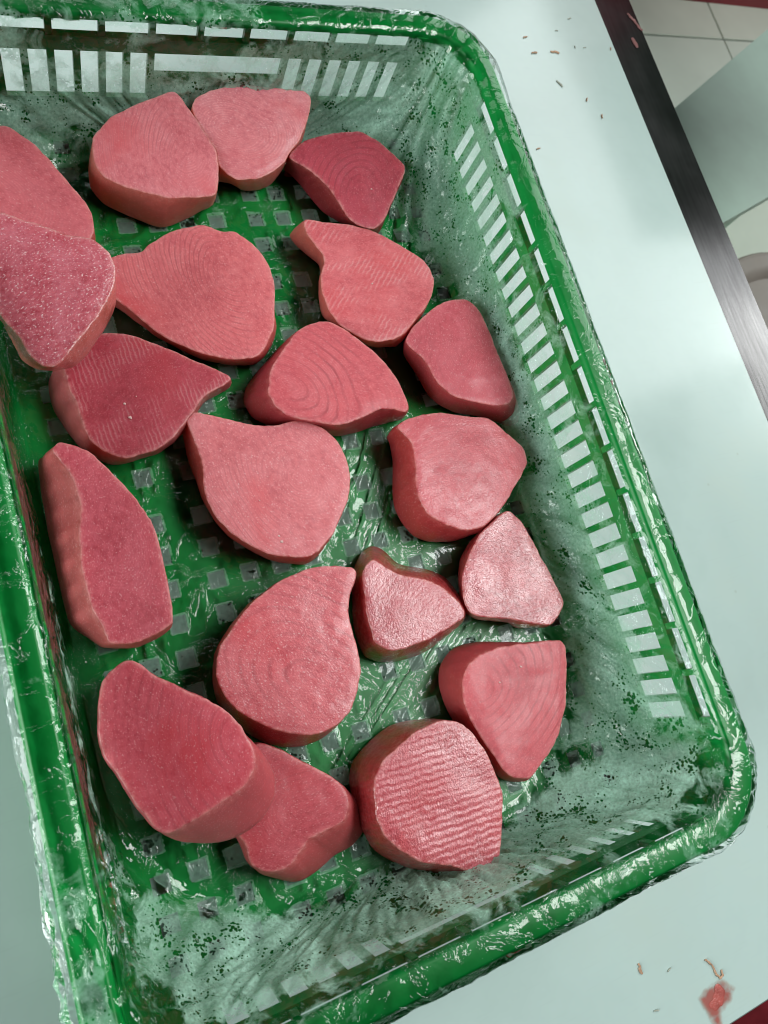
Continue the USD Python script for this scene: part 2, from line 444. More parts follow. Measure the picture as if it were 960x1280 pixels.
# pleats run down the walls: noise stretched along the profile
s = np.tile(np.arange(NP), R)
ang = np.concatenate([s / NP * 2 * math.pi, np.zeros(len(inner))])
prow = np.concatenate([np.repeat(np.linspace(0, 1, R), NP), np.ones(len(inner))])
cyl = np.c_[np.cos(ang) * 0.3, np.sin(ang) * 0.3, prow * 0.03 + 5]
warp = nz(v, 22, 8)[:, None] * 0.004
pleat = 1 - np.abs(nz(cyl + warp, 95, 1)) * 2
pleat2 = 1 - np.abs(nz(cyl * (1, 1, 2) + warp, 240, 2)) * 2
crum = nz(v, 48, 3)
crum2 = (1 - 2 * np.abs(nz(v + warp, 110, 4)))
crum3 = (1 - 2 * np.abs(nz(v, 240, 6)))
onfloor = np.clip((prow - 0.86) / 0.14, 0, 1)
corner = np.clip((np.abs(v[:, 0]) - .10) / .07, 0, 1) * np.clip((np.abs(v[:, 1]) - .20) / .07, 0, 1)
disp = amp * (1 + 0.8 * corner) * ((0.75 * pleat + 0.55 * pleat2) * (1 - onfloor) + 0.9 * crum + 0.55 * crum2 * (0.5 + onfloor) + 0.3 * crum3)
# a bundle of taut folds crossing the floor from the right wall towards the near left corner
p0, p1 = np.array((0.112, -0.095)), np.array((-0.070, -0.236))
dr = (p1 - p0) / np.linalg.norm(p1 - p0)
rel = v[:, :2] - p0
al, pe = rel @ dr, rel @ np.array((-dr[1], dr[0]))
L = np.linalg.norm(p1 - p0)
env = np.clip(al / 0.05, 0, 1) * np.clip((L - al) / 0.05, 0, 1) * (prow > 0.9)
for off, h, w in ((0, .0028, .0013), (.006, .0018, .0010), (-.0055, .0016, .0011), (.0115, .0016, .0012), (-.012, .0013, .0011), (.019, .0013, .0013), (.027, .0012, .0012), (.034, .0012, .0013)):
    pw = pe - off * (1 - 0.35 * al / L) + 0.0015 * nz(np.c_[al, al * 0], 25, int(off * 4000) + 50)
    disp += .62 * env * h * np.exp(-(pw / w) ** 2)
for (cx, cy), (dx, dy), ln, cnt, sd in (((0.045, -0.035), (-.9, -1), 0.06, 7, 31), ((0.03, 0.03), (-.5, -1), 0.05, 4, 37), ((0.10, -0.21), (-1, -.7), 0.05, 5, 33), ((-0.06, -0.02), (.3, -1), 0.05, 3, 35)):
    rngf = np.random.default_rng(sd)
    for _ in range(cnt):
        dv = np.array((dx, dy)) + rngf.uniform(-.25, .25, 2)
        dv /= np.linalg.norm(dv)
        c0 = np.array((cx, cy)) + rngf.uniform(-.02, .02, 2)
        rel = v[:, :2] - c0
        al2, pe2 = rel @ dv, rel @ np.array((-dv[1], dv[0]))
        disp += .0013 * np.exp(-(pe2 / .0011) ** 2) * np.exp(-(al2 / ln) ** 2) * (prow > 0.9)
# long pleats gathered towards the far right corner of the rim
hub = np.array((0.178, 0.288))
rel = v[:, :2] - hub
th, rad = np.arctan2(rel[:, 1], rel[:, 0]), np.linalg.norm(rel, axis=1)
wall = np.clip((prow - 0.40) / 0.06, 0, 1)
for a0, h in ((-2.62, .002), (-2.5, .0026), (-2.37, .003), (-2.24, .0026), (-2.10, .003), (-1.97, .005), (-1.86, .0026), (-1.75, .002)):
    wd = .0016 + rad * .018
    disp += 1.5 * wall * h * np.exp(-((th - a0) * rad / wd) ** 2) * np.clip(rad / .02, 0, 1) * np.clip((.16 - rad) / .08, 0, 1)
disp *= 1 - .7 * np.clip((-v[:, 0] - .165) / .012, 0, 1) * (prow > .42)
blr = np.clip((-v[:, 0] - .15) / .03, 0, 1) * np.clip((-.17 - v[:, 1]) / .03, 0, 1)
disp += blr * (prow > .05) * (.0030 * np.clip(1 - np.abs(nz(v * (1, .35, 1), 150, 77)) * 3.2, 0, 1) + .0012 * crum)
v = v + nrm * disp[:, None]
low = (v[:, 2] < 0.0156) & (prow > .5)
v[low, 2] = 0.0156
# heavier condensation in the near half and on the far wall's left part
fog = fog + 0.10 * np.clip((-v[:, 1] - .21) / .05, 0, 1) * (prow > 0.4) + 0.08 * nz(v, 14, 12) * (prow > 0.3)
hx = np.min(np.abs(v[:, :1] - np.array(xs)), 1)
hy = np.min(np.abs(v[:, 1:2] - np.array(ys)), 1)
fog = fog + 1.2 * (prow > .93) * np.clip((.0068 - np.maximum(hx, hy)) / .0012, 0, 1)
rimrow = (prow > .06) & (prow < .44)
bl = np.clip((-v[:, 0] - .13) / .04, 0, 1) * np.clip((-.165 - v[:, 1]) / .03, 0, 1)
tl = np.clip((v[:, 1] - .27) / .02, 0, 1) * np.clip((.06 - v[:, 0]) / .05, 0, 1)
nr_ = np.clip((-v[:, 1] - .28) / .02, 0, 1) * np.clip(.55 + .9 * nz(v, 16, 21), 0, 1)
fog = fog + rimrow * (.34 * bl + .30 * tl + .22 * nr_)
fog = fog + .25 * np.clip((-v[:, 1] - .235) / .03, 0, 1) * (prow > .5) * np.clip((v[:, 2] - .03) / .02, 0, 1)
hubd = np.linalg.norm(v[:, :2] - np.array((0.15, 0.25)), axis=1)
fog = fog + 0.32 * np.clip((.13 - hubd) / .05, 0, 1) * (prow > .42) * (1 - onfloor)
fog = fog - 0.5 * np.clip((-v[:, 0] - .150) / .02, 0, 1) * np.clip((v[:, 1] + .05) / .05, 0, 1) * np.clip((.20 - v[:, 1]) / .03, 0, 1) * (prow > .35)
fog = fog - 0.30 * np.clip((-v[:, 0] - .145) / .03, 0, 1) * (prow > 0.35)
film = mat('clear_film', {
    'geo': ('geometry', {}),
    'fog': ('attribute', {'attribute': 'fog'}),
    'n1': ('noise_texture', {'scale': 46.0, 'detail': 7.0, 'roughness': 0.62, 'distortion': 0.6}),
    'a1': ('math', {'math_type': 'multiply_add', 'value2': 1.7, 'value3': -0.90}),
    'a2': ('math', {'math_type': 'add'}),
    'm1': ('map_range', {'from_min': 0.24, 'from_max': 0.46, 'to_min': 0.0, 'to_max': 1.0, 'clamp': True}),
    # clear drops that have run together in the fog
    'v1': ('voronoi_texture', {'scale': 430.0, 'feature': 'f1'}),
    'vn': ('noise_texture', {'scale': 70.0, 'detail': 3.0}),
    'vr': ('map_range', {'from_min': 0.46, 'from_max': 0.72, 'to_min': 0.0, 'to_max': 0.60, 'clamp': True}),
    'vd': ('math', {'math_type': 'subtract'}),
    'vm': ('map_range', {'from_min': 0.0, 'from_max': 0.10, 'to_min': 0.0, 'to_max': 1.0, 'clamp': True}),
    'mm': ('math', {'math_type': 'multiply'}),
    'n3': ('noise_texture', {'scale': 500.0, 'detail': 2.0}),
    'dens': ('map_range', {'from_min': 0.3, 'from_max': 0.7, 'to_min': 0.34, 'to_max': 0.56}),
    'alpha0': ('math', {'math_type': 'multiply'}),
    'thin': ('attribute', {'attribute': 'thin'}),
    'alpha': ('math', {'math_type': 'multiply'}),
    'bn': ('noise_texture', {'scale': 38.0, 'detail': 4.0, 'roughness': 0.55, 'distortion': 1.2}),
    'br': ('math', {'math_type': 'multiply_add', 'value2': 2.0, 'value3': -1.0}),
    'ba': ('math', {'math_type': 'absolute'}),
    'bi': ('math', {'math_type': 'subtract', 'value1': 1.0}),
    'bp': ('math', {'math_type': 'power', 'value2': 14.0}),
    'bs': ('noise_texture', {'scale': 60.0, 'detail': 2.0}),
    'bq': ('math', {'math_type': 'multiply_add', 'value2': 0.45}),
    'crease': ('attribute', {'attribute': 'crease'}),
    'bz': ('math', {'math_type': 'multiply'}),
    'bump': ('bump', {'strength': 0.6, 'distance': 0.0014}),
    'fr': ('fresnel', {'IOR': 1.55}),
    'frx': ('math', {'math_type': 'multiply_add', 'value2': 1.1, 'value3': -0.012, 'use_clamp': True}),
    'tr': ('transparent_bsdf', {'color': (0.98, 0.985, 0.98)}),
    'gl': ('glossy_bsdf', {'color': (0.95, 0.97, 0.97), 'roughness': 0.05}),
    'pane': ('mix_closure', {}),
    'df': ('diffuse_bsdf', {'color': (0.60, 0.95, 0.78)}),
    'tl': ('translucent_bsdf', {'color': (0.60, 0.95, 0.78)}),
    'haze': ('mix_closure', {'fac': 0.36}),
    'out': ('mix_closure', {}),
}, [('geo.position', 'n1.vector'), ('n1.fac', 'a1.value1'), ('a1.value', 'a2.value1'), ('fog.fac', 'a2.value2'), ('a2.value', 'm1.value'),
    ('geo.position', 'v1.vector'), ('geo.position', 'vn.vector'), ('vn.fac', 'vr.value'), ('v1.distance', 'vd.value1'), ('vr.result', 'vd.value2'), ('vd.value', 'vm.value'),
    ('m1.result', 'mm.value1'), ('vm.result', 'mm.value2'), ('geo.position', 'n3.vector'), ('n3.fac', 'dens.value'), ('mm.value', 'alpha0.value1'), ('dens.result', 'alpha0.value2'), ('alpha0.value', 'alpha.value1'), ('thin.fac', 'alpha.value2'),
    ('geo.position', 'bn.vector'), ('bn.fac', 'br.value1'), ('br.value', 'ba.value1'), ('ba.value', 'bi.value2'), ('bi.value', 'bp.value1'), ('geo.position', 'bs.vector'), ('bs.fac', 'bq.value1'), ('bp.value', 'bq.value3'), ('bq.value', 'bz.value1'), ('crease.fac', 'bz.value2'), ('bz.value', 'bump.height'), ('bump.normal', 'gl.normal'),
    ('fr.fac', 'frx.value1'), ('frx.value', 'pane.fac'), ('tr.BSDF', 'pane.closure1'), ('gl.BSDF', 'pane.closure2'),
    ('df.BSDF', 'haze.closure1'), ('tl.BSDF', 'haze.closure2'), ('alpha.value', 'out.fac'), ('pane.closure', 'out.closure1'), ('haze.closure', 'out.closure2')], 'out.closure')
nearleft = np.clip((-v[:, 1] - .22) / .06, 0, 1) + .8 * np.clip((-v[:, 0] - .15) / .03, 0, 1) + .7 * np.clip((v[:, 1] - .27) / .02, 0, 1) * np.clip((.14 - v[:, 0]) / .05, 0, 1)
crease = np.where(prow > .93, .62, np.where(prow < .44, .22 + .55 * np.clip(nearleft, 0, 1), .8))
thin = np.where(prow > .93, .66, np.where(rimrow, .75, 1.0 + .45 * np.clip((-v[:, 1] - .25) / .02, 0, 1)))
streak = 1 + .55 * nz(cyl + warp * .5, 60, 91) + .30 * nz(cyl + warp * .5, 160, 92)
hub = np.array((0.183, 0.290))
rel = v[:, :2] - hub
th, rad = np.arctan2(rel[:, 1], rel[:, 0]), np.linalg.norm(rel, axis=1)
fan = 1 + 1.0 * nz(np.c_[th * 9 + .25 * nz(v, 30, 95), th * 0 + .5, rad * 2.5], 1.0, 93) + .5 * nz(np.c_[th * 26, th * 0 + .5, rad * 3], 1.0, 94)
kf = np.clip((.21 - rad) / .06, 0, 1)
streak = streak * (1 - kf) + fan * kf
hub2 = np.array((-.07, -.20))
rel = v[:, :2] - hub2
th2, rad2 = np.arctan2(rel[:, 1], rel[:, 0]), np.linalg.norm(rel, axis=1)
fan2 = 1 + .9 * nz(np.c_[th2 * 11 + .3 * nz(v, 30, 96), th2 * 0 + .5, rad2 * 3], 1.0, 97)
kn = np.clip((-v[:, 1] - .225) / .03, 0, 1)
streak = streak * (1 - kn) + fan2 * kn
thin = np.where((prow > .42) & (prow < .95), thin * np.clip(streak, .22, 1.55), thin)
liner = obj('film_liner', trimesh.Trimesh(v, faces, process=False), film, smooth=True, prim_vars={'fog': np.clip(fog, 0, 1.2), 'thin': thin, 'crease': crease})
info(liner, 'crumpled clear plastic film with condensation lining the green crate and folded over its rim', 'plastic film')

# ------------------------------------------------------------------ tuna steaks
# ring centre of the muscle grain, slab thickness where tilted, outline rows: top x y z and foot x y, in tenths of a millimetre
STEAKS = {
    's1': ((-0.0347, 0.2334), 0.036, [(-334, 2838, 599, -334, 2838), (-312, 2811, 596, -312, 2811), (-226, 2637, 579, -226, 2637), (-130, 2377, 553, -130, 2377), (-142, 2274, 542, -142, 2274), (-170, 2145, 530, -170, 2145), (-218, 2030, 518, -189, 2218), (-357, 2023, 517, -370, 2074), (-545, 2018, 517, -589, 1992), (-810, 2105, 526, -799, 2125), (-953, 2197, 535, -947, 2219), (-997, 2315, 547, -1023, 2354), (-965, 2461, 561, -974, 2562), (-932, 2520, 567, -932, 2520), (-860, 2585, 574, -860, 2585), (-789, 2646, 580, -789, 2646), (-627, 2726, 588, -627, 2726), (-437, 2808, 596, -437, 2808)]),
    's2': ((0.0029, 0.2561), 0.03, [(79, 2871, 630, 79, 2871), (232, 2874, 631, 232, 2874), (354, 2865, 629, 354, 2865), (484, 2856, 626, 484, 2856), (643, 2847, 624, 643, 2847), (698, 2801, 613, 698, 2801), (694, 2756, 602, 694, 2756), (635, 2621, 570, 635, 2621), (542, 2484, 537, 542, 2484), (451, 2396, 516, 510, 2554), (375, 2311, 496, 446, 2453), (244, 2229, 476, 341, 2346), (131, 2197, 468, 224, 2300), (-22, 2190, 466, 105, 2312), (-121, 2283, 489, 17, 2427), (-130, 2323, 499, -130, 2323), (-125, 2403, 518, -125, 2403), (-193, 2545, 552, -193, 2545), (-232, 2685, 585, -232, 2685), (-228, 2730, 596, -228, 2730), (-176, 2781, 609, -176, 2781), (-67, 2828, 620, -67, 2828)]),
    's3': ((0.0920, 0.1993), None, [(1105, 2583, 495, 1105, 2583), (1223, 2496, 495, 1223, 2496), (1389, 2259, 495, 1389, 2259), (1356, 2183, 495, 1356, 2183), (1162, 1929, 495, 1162, 1929), (1034, 1756, 495, 1034, 1756), (929, 1695, 495, 1079, 1910), (815, 1739, 495, 931, 1964), (754, 1803, 495, 801, 2001), (694, 2024, 495, 677, 2097), (653, 2113, 495, 626, 2232), (576, 2226, 495, 584, 2323), (477, 2310, 495, 527, 2437), (420, 2357, 495, 513, 2535), (501, 2441, 495, 501, 2441), (604, 2505, 495, 604, 2505), (800, 2562, 495, 800, 2562), (949, 2584, 495, 949, 2584)]),
    's4': ((-0.1699, 0.2116), None, [(-1516, 2623, 515, -1516, 2623), (-1470, 2610, 515, -1470, 2610), (-1407, 2554, 515, -1407, 2554), (-1334, 2472, 515, -1334, 2472), (-1245, 2315, 515, -1245, 2315), (-1164, 2139, 515, -1164, 2139), (-1104, 2013, 515, -1104, 2013), (-1082, 1920, 515, -1082, 1920), (-1085, 1834, 515, -1085, 1834), (-1103, 1768, 515, -1103, 1768), (-1227, 1627, 515, -1227, 1627), (-1510, 1608, 515, -1510, 1608), (-1813, 1717, 515, -1720, 1717), (-1825, 2180, 515, -1720, 2180), (-1702, 2506, 515, -1702, 2506)]),
    's5': ((-0.1457, 0.1199), 0.03, [(-1634, 1554, 1086, -1634, 1554), (-1589, 1534, 1082, -1589, 1534), (-1429, 1458, 1067, -1429, 1458), (-1315, 1406, 1056, -1315, 1406), (-1172, 1377, 1050, -1172, 1377), (-1100, 1285, 1032, -1100, 1285), (-1090, 1195, 1014, -1090, 1195), (-1110, 1107, 996, -1110, 1107), (-1165, 1024, 980, -1165, 1024), (-1273, 897, 954, -1273, 897), (-1422, 751, 925, -1422, 751), (-1528, 668, 909, -1535, 807), (-1598, 677, 910, -1628, 813), (-1645, 742, 923, -1694, 853), (-1685, 876, 950, -1720, 933), (-1749, 985, 972, -1720, 1017), (-1827, 1095, 994, -1720, 1095), (-1861, 1318, 1039, -1720, 1318), (-1767, 1489, 1073, -1720, 1489)]),
    's6': ((-0.0267, 0.1365), None, [(-354, 1815, 495, -354, 1815), (-291, 1782, 495, -291, 1782), (-226, 1752, 495, -226, 1752), (-156, 1745, 495, -156, 1745), (-82, 1688, 495, -82, 1688), (-6, 1584, 495, -6, 1584), (33, 1451, 495, 33, 1451), (32, 1338, 495, 32, 1338), (7, 1212, 495, 7, 1212), (-57, 998, 495, 53, 1117), (-117, 896, 495, 1, 1017), (-201, 799, 495, -102, 886), (-281, 764, 495, -201, 855), (-445, 777, 495, -372, 884), (-594, 836, 495, -543, 945), (-709, 910, 495, -655, 1023), (-864, 1032, 495, -817, 1169), (-961, 1175, 495, -950, 1310), (-1082, 1320, 495, -1045, 1445), (-1146, 1444, 495, -1146, 1444), (-1102, 1559, 495, -1102, 1559), (-1006, 1618, 495, -1006, 1618), (-836, 1623, 495, -836, 1623), (-756, 1685, 495, -756, 1685), (-615, 1770, 495, -615, 1770), (-498, 1801, 495, -498, 1801)]),
    's7': ((0.0914, 0.1134), None, [(410, 1829, 475, 375, 1939), (503, 1817, 475, 503, 1817), (561, 1795, 475, 561, 1795), (730, 1770, 475, 730, 1770), (912, 1717, 475, 912, 1717), (1038, 1627, 475, 1038, 1627), (1142, 1539, 475, 1142, 1539), (1278, 1418, 475, 1278, 1418), (1318, 1313, 475, 1318, 1313), (1310, 1224, 475, 1310, 1224), (1241, 1085, 475, 1241, 1085), (1114, 971, 475, 1114, 971), (939, 835, 475, 939, 835), (811, 780, 475, 945, 878), (689, 781, 475, 816, 867), (576, 816, 475, 754, 889), (469, 903, 475, 636, 993), (423, 961, 475, 536, 1108), (379, 1089, 475, 436, 1154), (370, 1228, 475, 440, 1257), (403, 1364, 475, 495, 1426), (454, 1453, 475, 542, 1563), (473, 1526, 475, 543, 1612), (430, 1610, 475, 473, 1696), (396, 1714, 475, 388, 1816), (392, 1789, 475, 342, 1891)]),
    's8': ((0.1315, 0.0603), None, [(1504, 1043, 495, 1504, 1043), (1566, 1002, 495, 1566, 1002), (1610, 919, 495, 1610, 919), (1636, 728, 495, 1636, 728), (1640, 540, 495, 1640, 540), (1660, 335, 495, 1900, 399), (1654, 184, 495, 1876, 129), (1581, 128, 495, 1815, 53), (1460, 134, 495, 1724, 19), (1276, 197, 495, 1578, 142), (1117, 279, 495, 1300, 222), (1049, 380, 495, 1151, 315), (1016, 523, 495, 1088, 449), (997, 595, 495, 1051, 593), (907, 702, 495, 1029, 721), (897, 759, 495, 1035, 804), (1016, 869, 495, 1016, 869), (1234, 1001, 495, 1234, 1001), (1354, 1040, 495, 1354, 1040)]),
    's9': ((-0.0128, 0.0516), None, [(265, 964, 535, 265, 964), (351, 945, 535, 351, 945), (427, 888, 535, 427, 888), (520, 781, 535, 520, 781), (633, 632, 535, 633, 632), (714, 462, 535, 714, 462), (744, 226, 535, 920, 325), (697, 181, 535, 818, 268), (630, 223, 535, 719, 238), (512, 248, 535, 565, 218), (373, 203, 535, 397, 208), (243, 176, 535, 298, 199), (128, 189, 535, 211, 227), (-5, 235, 535, 16, 311), (-161, 296, 535, -233, 398), (-222, 380, 535, -330, 432), (-255, 488, 535, -339, 602), (-181, 656, 535, -307, 679), (-93, 750, 535, -185, 801), (66, 899, 535, 4, 938), (168, 944, 535, 161, 1051)]),
    's10': ((-0.1236, 0.0595), None, [(-1145, 1056, 505, -1145, 1056), (-1034, 1029, 505, -1034, 1029), (-881, 941, 505, -881, 941), (-719, 829, 505, -719, 829), (-563, 723, 505, -563, 723), (-462, 650, 505, -377, 752), (-461, 621, 505, -409, 694), (-574, 573, 505, -546, 653), (-680, 531, 505, -637, 630), (-752, 451, 505, -752, 451), (-926, 279, 505, -891, 372), (-1033, 227, 505, -1008, 305), (-1215, 201, 505, -1201, 284), (-1287, 222, 505, -1291, 267), (-1348, 268, 505, -1371, 316), (-1418, 349, 505, -1453, 404), (-1435, 437, 505, -1515, 511), (-1441, 589, 505, -1557, 620), (-1467, 706, 505, -1583, 710), (-1474, 822, 505, -1590, 854), (-1473, 921, 505, -1568, 995), (-1415, 980, 505, -1415, 980), (-1327, 1036, 505, -1327, 1036), (-1236, 1059, 505, -1236, 1059)]),
    's11': ((-0.0184, -0.0141), None, [(-751, 453, 475, -751, 453), (-816, 412, 475, -806, 434), (-790, 186, 475, -824, 219), (-783, 73, 475, -810, 99), (-817, -85, 475, -786, -51), (-794, -252, 475, -754, -207), (-725, -388, 475, -688, -358), (-591, -526, 475, -540, -495), (-525, -579, 475, -456, -583), (-402, -624, 475, -338, -634), (-277, -667, 475, -229, -660), (-183, -634, 475, -133, -637), (-55, -538, 475, -55, -538), (35, -429, 475, 35, -429), (109, -330, 475, 109, -330), (173, -197, 475, 173, -197), (184, -81, 475, 184, -81), (156, 74, 475, 156, 74), (96, 174, 475, 96, 174), (-12, 261, 475, -12, 261), (-123, 280, 475, -123, 280), (-240, 270, 475, -240, 270), (-376, 284, 475, -376, 284), (-511, 344, 475, -511, 344), (-644, 406, 475, -644, 406)]),
    's12': ((0.0885, -0.0395), None, [(974, 148, 515, 974, 148), (1127, 100, 515, 1127, 100), (1367, 38, 515, 1367, 38), (1450, -74, 515, 1450, -74), (1567, -241, 515, 1567, -241), (1560, -353, 515, 1560, -353), (1447, -459, 515, 1447, -459), (1238, -637, 515, 1238, -637), (1022, -758, 515, 1178, -728), (864, -738, 515, 920, -759), (727, -663, 515, 726, -727), (631, -568, 515, 617, -653), (605, -459, 515, 557, -534), (612, -341, 515, 533, -404), (663, -169, 515, 568, -253), (683, -51, 515, 632, -74), (651, 17, 515, 652, 72), (599, 103, 515, 676, 146), (710, 147, 515, 710, 147), (842, 153, 515, 842, 153)]),
    's13': ((-0.1401, -0.0393), 0.034, [(-1595, 341, 595, -1595, 341), (-1513, 306, 595, -1513, 306), (-1439, 246, 595, -1439, 246), (-1376, 152, 595, -1376, 152), (-1298, 18, 595, -1298, 18), (-1241, -101, 595, -1241, -101), (-1187, -251, 595, -1187, -251), (-1173, -383, 595, -1173, -383), (-1178, -589, 595, -1178, -589), (-1186, -764, 595, -1186, -764), (-1206, -870, 595, -1206, -870), (-1284, -907, 595, -1284, -907), (-1424, -933, 595, -1424, -933), (-1571, -899, 595, -1594, -869), (-1577, -804, 595, -1720, -770), (-1617, -667, 595, -1765, -686), (-1624, -456, 595, -1765, -376), (-1592, -221, 595, -1765, -149), (-1549, -73, 595, -1765, 41), (-1556, 89, 595, -1755, 225), (-1592, 197, 595, -1742, 319), (-1643, 298, 595, -1733, 415)]),
    's14': ((0.1162, -0.1082), None, [(1290, -661, 475, 1290, -661), (1373, -779, 475, 1373, -779), (1408, -965, 475, 1408, -965), (1453, -1180, 475, 1453, -1180), (1494, -1429, 475, 1494, -1429), (1412, -1498, 475, 1412, -1498), (1328, -1547, 475, 1503, -1565), (1179, -1498, 475, 1179, -1498), (1005, -1417, 475, 1168, -1432), (791, -1343, 475, 933, -1363), (728, -1301, 475, 853, -1300), (712, -1211, 475, 843, -1175), (760, -1048, 475, 886, -1014), (873, -897, 475, 933, -900), (990, -795, 475, 1050, -789), (1090, -744, 475, 1156, -749), (1191, -692, 475, 1191, -692)]),
    's15': ((0.0298, -0.1155), None, [(162, -774, 475, 311, -614), (218, -843, 475, 393, -700), (308, -927, 475, 414, -814), (474, -995, 475, 654, -902), (594, -1083, 475, 777, -993), (678, -1208, 475, 833, -1124), (702, -1283, 475, 869, -1255), (674, -1326, 475, 831, -1342), (556, -1357, 475, 635, -1421), (376, -1391, 475, 419, -1483), (169, -1410, 475, 230, -1481), (86, -1387, 475, 76, -1443), (4, -1316, 475, -9, -1385), (1, -1159, 475, -24, -1178), (27, -1002, 475, 12, -1021), (50, -870, 475, 77, -845), (117, -786, 475, 161, -652)]),
    's16': ((-0.0500, -0.1415), None, [(-308, -740, 515, -308, -740), (-122, -765, 515, -122, -765), (-17, -801, 515, -17, -801), (4, -834, 515, 4, -834), (-14, -884, 515, -14, -884), (-90, -980, 515, -90, -980), (-120, -1058, 515, -120, -1058), (-133, -1165, 515, -133, -1165), (-133, -1309, 515, -133, -1309), (-150, -1449, 515, -150, -1449), (-216, -1580, 515, -216, -1580), (-281, -1667, 515, -281, -1667), (-394, -1722, 515, -322, -1778), (-486, -1746, 515, -443, -1808), (-590, -1729, 515, -582, -1810), (-703, -1677, 515, -685, -1787), (-803, -1618, 515, -800, -1719), (-920, -1505, 515, -903, -1614), (-986, -1417, 515, -976, -1495), (-1028, -1318, 515, -1027, -1392), (-1024, -1218, 515, -1014, -1277), (-998, -1137, 515, -990, -1181), (-967, -1077, 515, -967, -1077), (-833, -954, 515, -833, -954), (-718, -866, 515, -718, -866), (-611, -821, 515, -611, -821), (-477, -765, 515, -477, -765)]),
    's17': ((0.0630, -0.1773), None, [(997, -1604, 495, 1182, -1601), (1183, -1635, 495, 1183, -1635), (1345, -1665, 495, 1345, -1665), (1368, -1713, 495, 1368, -1713), (1325, -1846, 495, 1325, -1846), (1233, -2058, 495, 1233, -2058), (1173, -2155, 495, 1173, -2155), (1040, -2308, 495, 1040, -2308), (914, -2381, 495, 914, -2381), (775, -2455, 495, 916, -2544), (637, -2398, 495, 711, -2463), (583, -2272, 495, 654, -2333), (519, -2096, 495, 587, -2138), (482, -1941, 495, 488, -1994), (483, -1819, 495, 463, -1845), (509, -1726, 495, 462, -1715), (580, -1632, 495, 502, -1600), (704, -1587, 495, 631, -1490), (855, -1582, 495, 819, -1489)]),
    's18': ((-0.1029, -0.1638), 0.03, [(-1497, -1023, 703, -1497, -1023), (-1447, -1051, 710, -1447, -1051), (-1388, -1135, 719, -1388, -1135), (-1267, -1248, 736, -1267, -1248), (-1153, -1348, 752, -1153, -1348), (-1060, -1440, 765, -1060, -1440), (-1004, -1539, 772, -1004, -1539), (-977, -1619, 776, -977, -1619), (-959, -1714, 779, -844, -1763), (-984, -1794, 775, -828, -1907), (-1045, -1857, 767, -861, -1999), (-1196, -1902, 746, -971, -2130), (-1318, -1938, 729, -1182, -2165), (-1479, -1970, 706, -1373, -2107), (-1510, -1960, 702, -1482, -2032), (-1553, -1912, 696, -1553, -1912), (-1611, -1794, 687, -1611, -1794), (-1662, -1635, 680, -1662, -1635), (-1724, -1471, 672, -1720, -1471), (-1719, -1348, 672, -1719, -1348), (-1692, -1222, 676, -1692, -1222), (-1646, -1098, 683, -1646, -1098), (-1567, -1045, 694, -1567, -1045)]),
    's19': ((-0.0685, -0.2140), None, [(-878, -1686, 425, -878, -1686), (-749, -1767, 425, -749, -1767), (-621, -1899, 425, -621, -1899), (-504, -2004, 425, -504, -2004), (-439, -2104, 425, -350, -2176), (-421, -2169, 425, -307, -2258), (-443, -2224, 425, -298, -2358), (-479, -2284, 425, -329, -2439), (-603, -2302, 425, -424, -2495), (-728, -2301, 425, -527, -2506), (-794, -2363, 425, -687, -2554), (-861, -2407, 425, -798, -2575), (-929, -2422, 425, -845, -2557), (-1030, -2384, 425, -996, -2452), (-1083, -2315, 425, -1083, -2315), (-1090, -2213, 425, -1090, -2213), (-1106, -2164, 425, -1106, -2164), (-1135, -2073, 425, -1135, -2073), (-1114, -1897, 425, -1114, -1897), (-997, -1724, 425, -997, -1724)]),
    's20': ((0.0016, -0.2277), None, [(308, -1916, 535, 308, -1916), (381, -1948, 535, 381, -1948), (441, -2029, 535, 441, -2029), (506, -2175, 535, 506, -2175), (529, -2344, 535, 529, -2344), (529, -2467, 535, 529, -2467), (467, -2626, 535, 467, -2626), (397, -2780, 535, 397, -2780), (335, -2882, 535, 335, -2882), (286, -2887, 535, 433, -3019), (227, -2855, 535, 357, -2985), (116, -2780, 535, 198, -2909), (4, -2709, 535, 66, -2854), (-133, -2646, 535, -106, -2749), (-219, -2553, 535, -222, -2660), (-302, -2443, 535, -316, -2544), (-320, -2323, 535, -342, -2409), (-305, -2214, 535, -358, -2276), (-272, -2109, 535, -339, -2103), (-192, -2020, 535, -297, -2002), (-40, -1960, 535, -116, -1902), (84, -1916, 535, 38, -1848), (200, -1904, 535, 244, -1874)]),
}


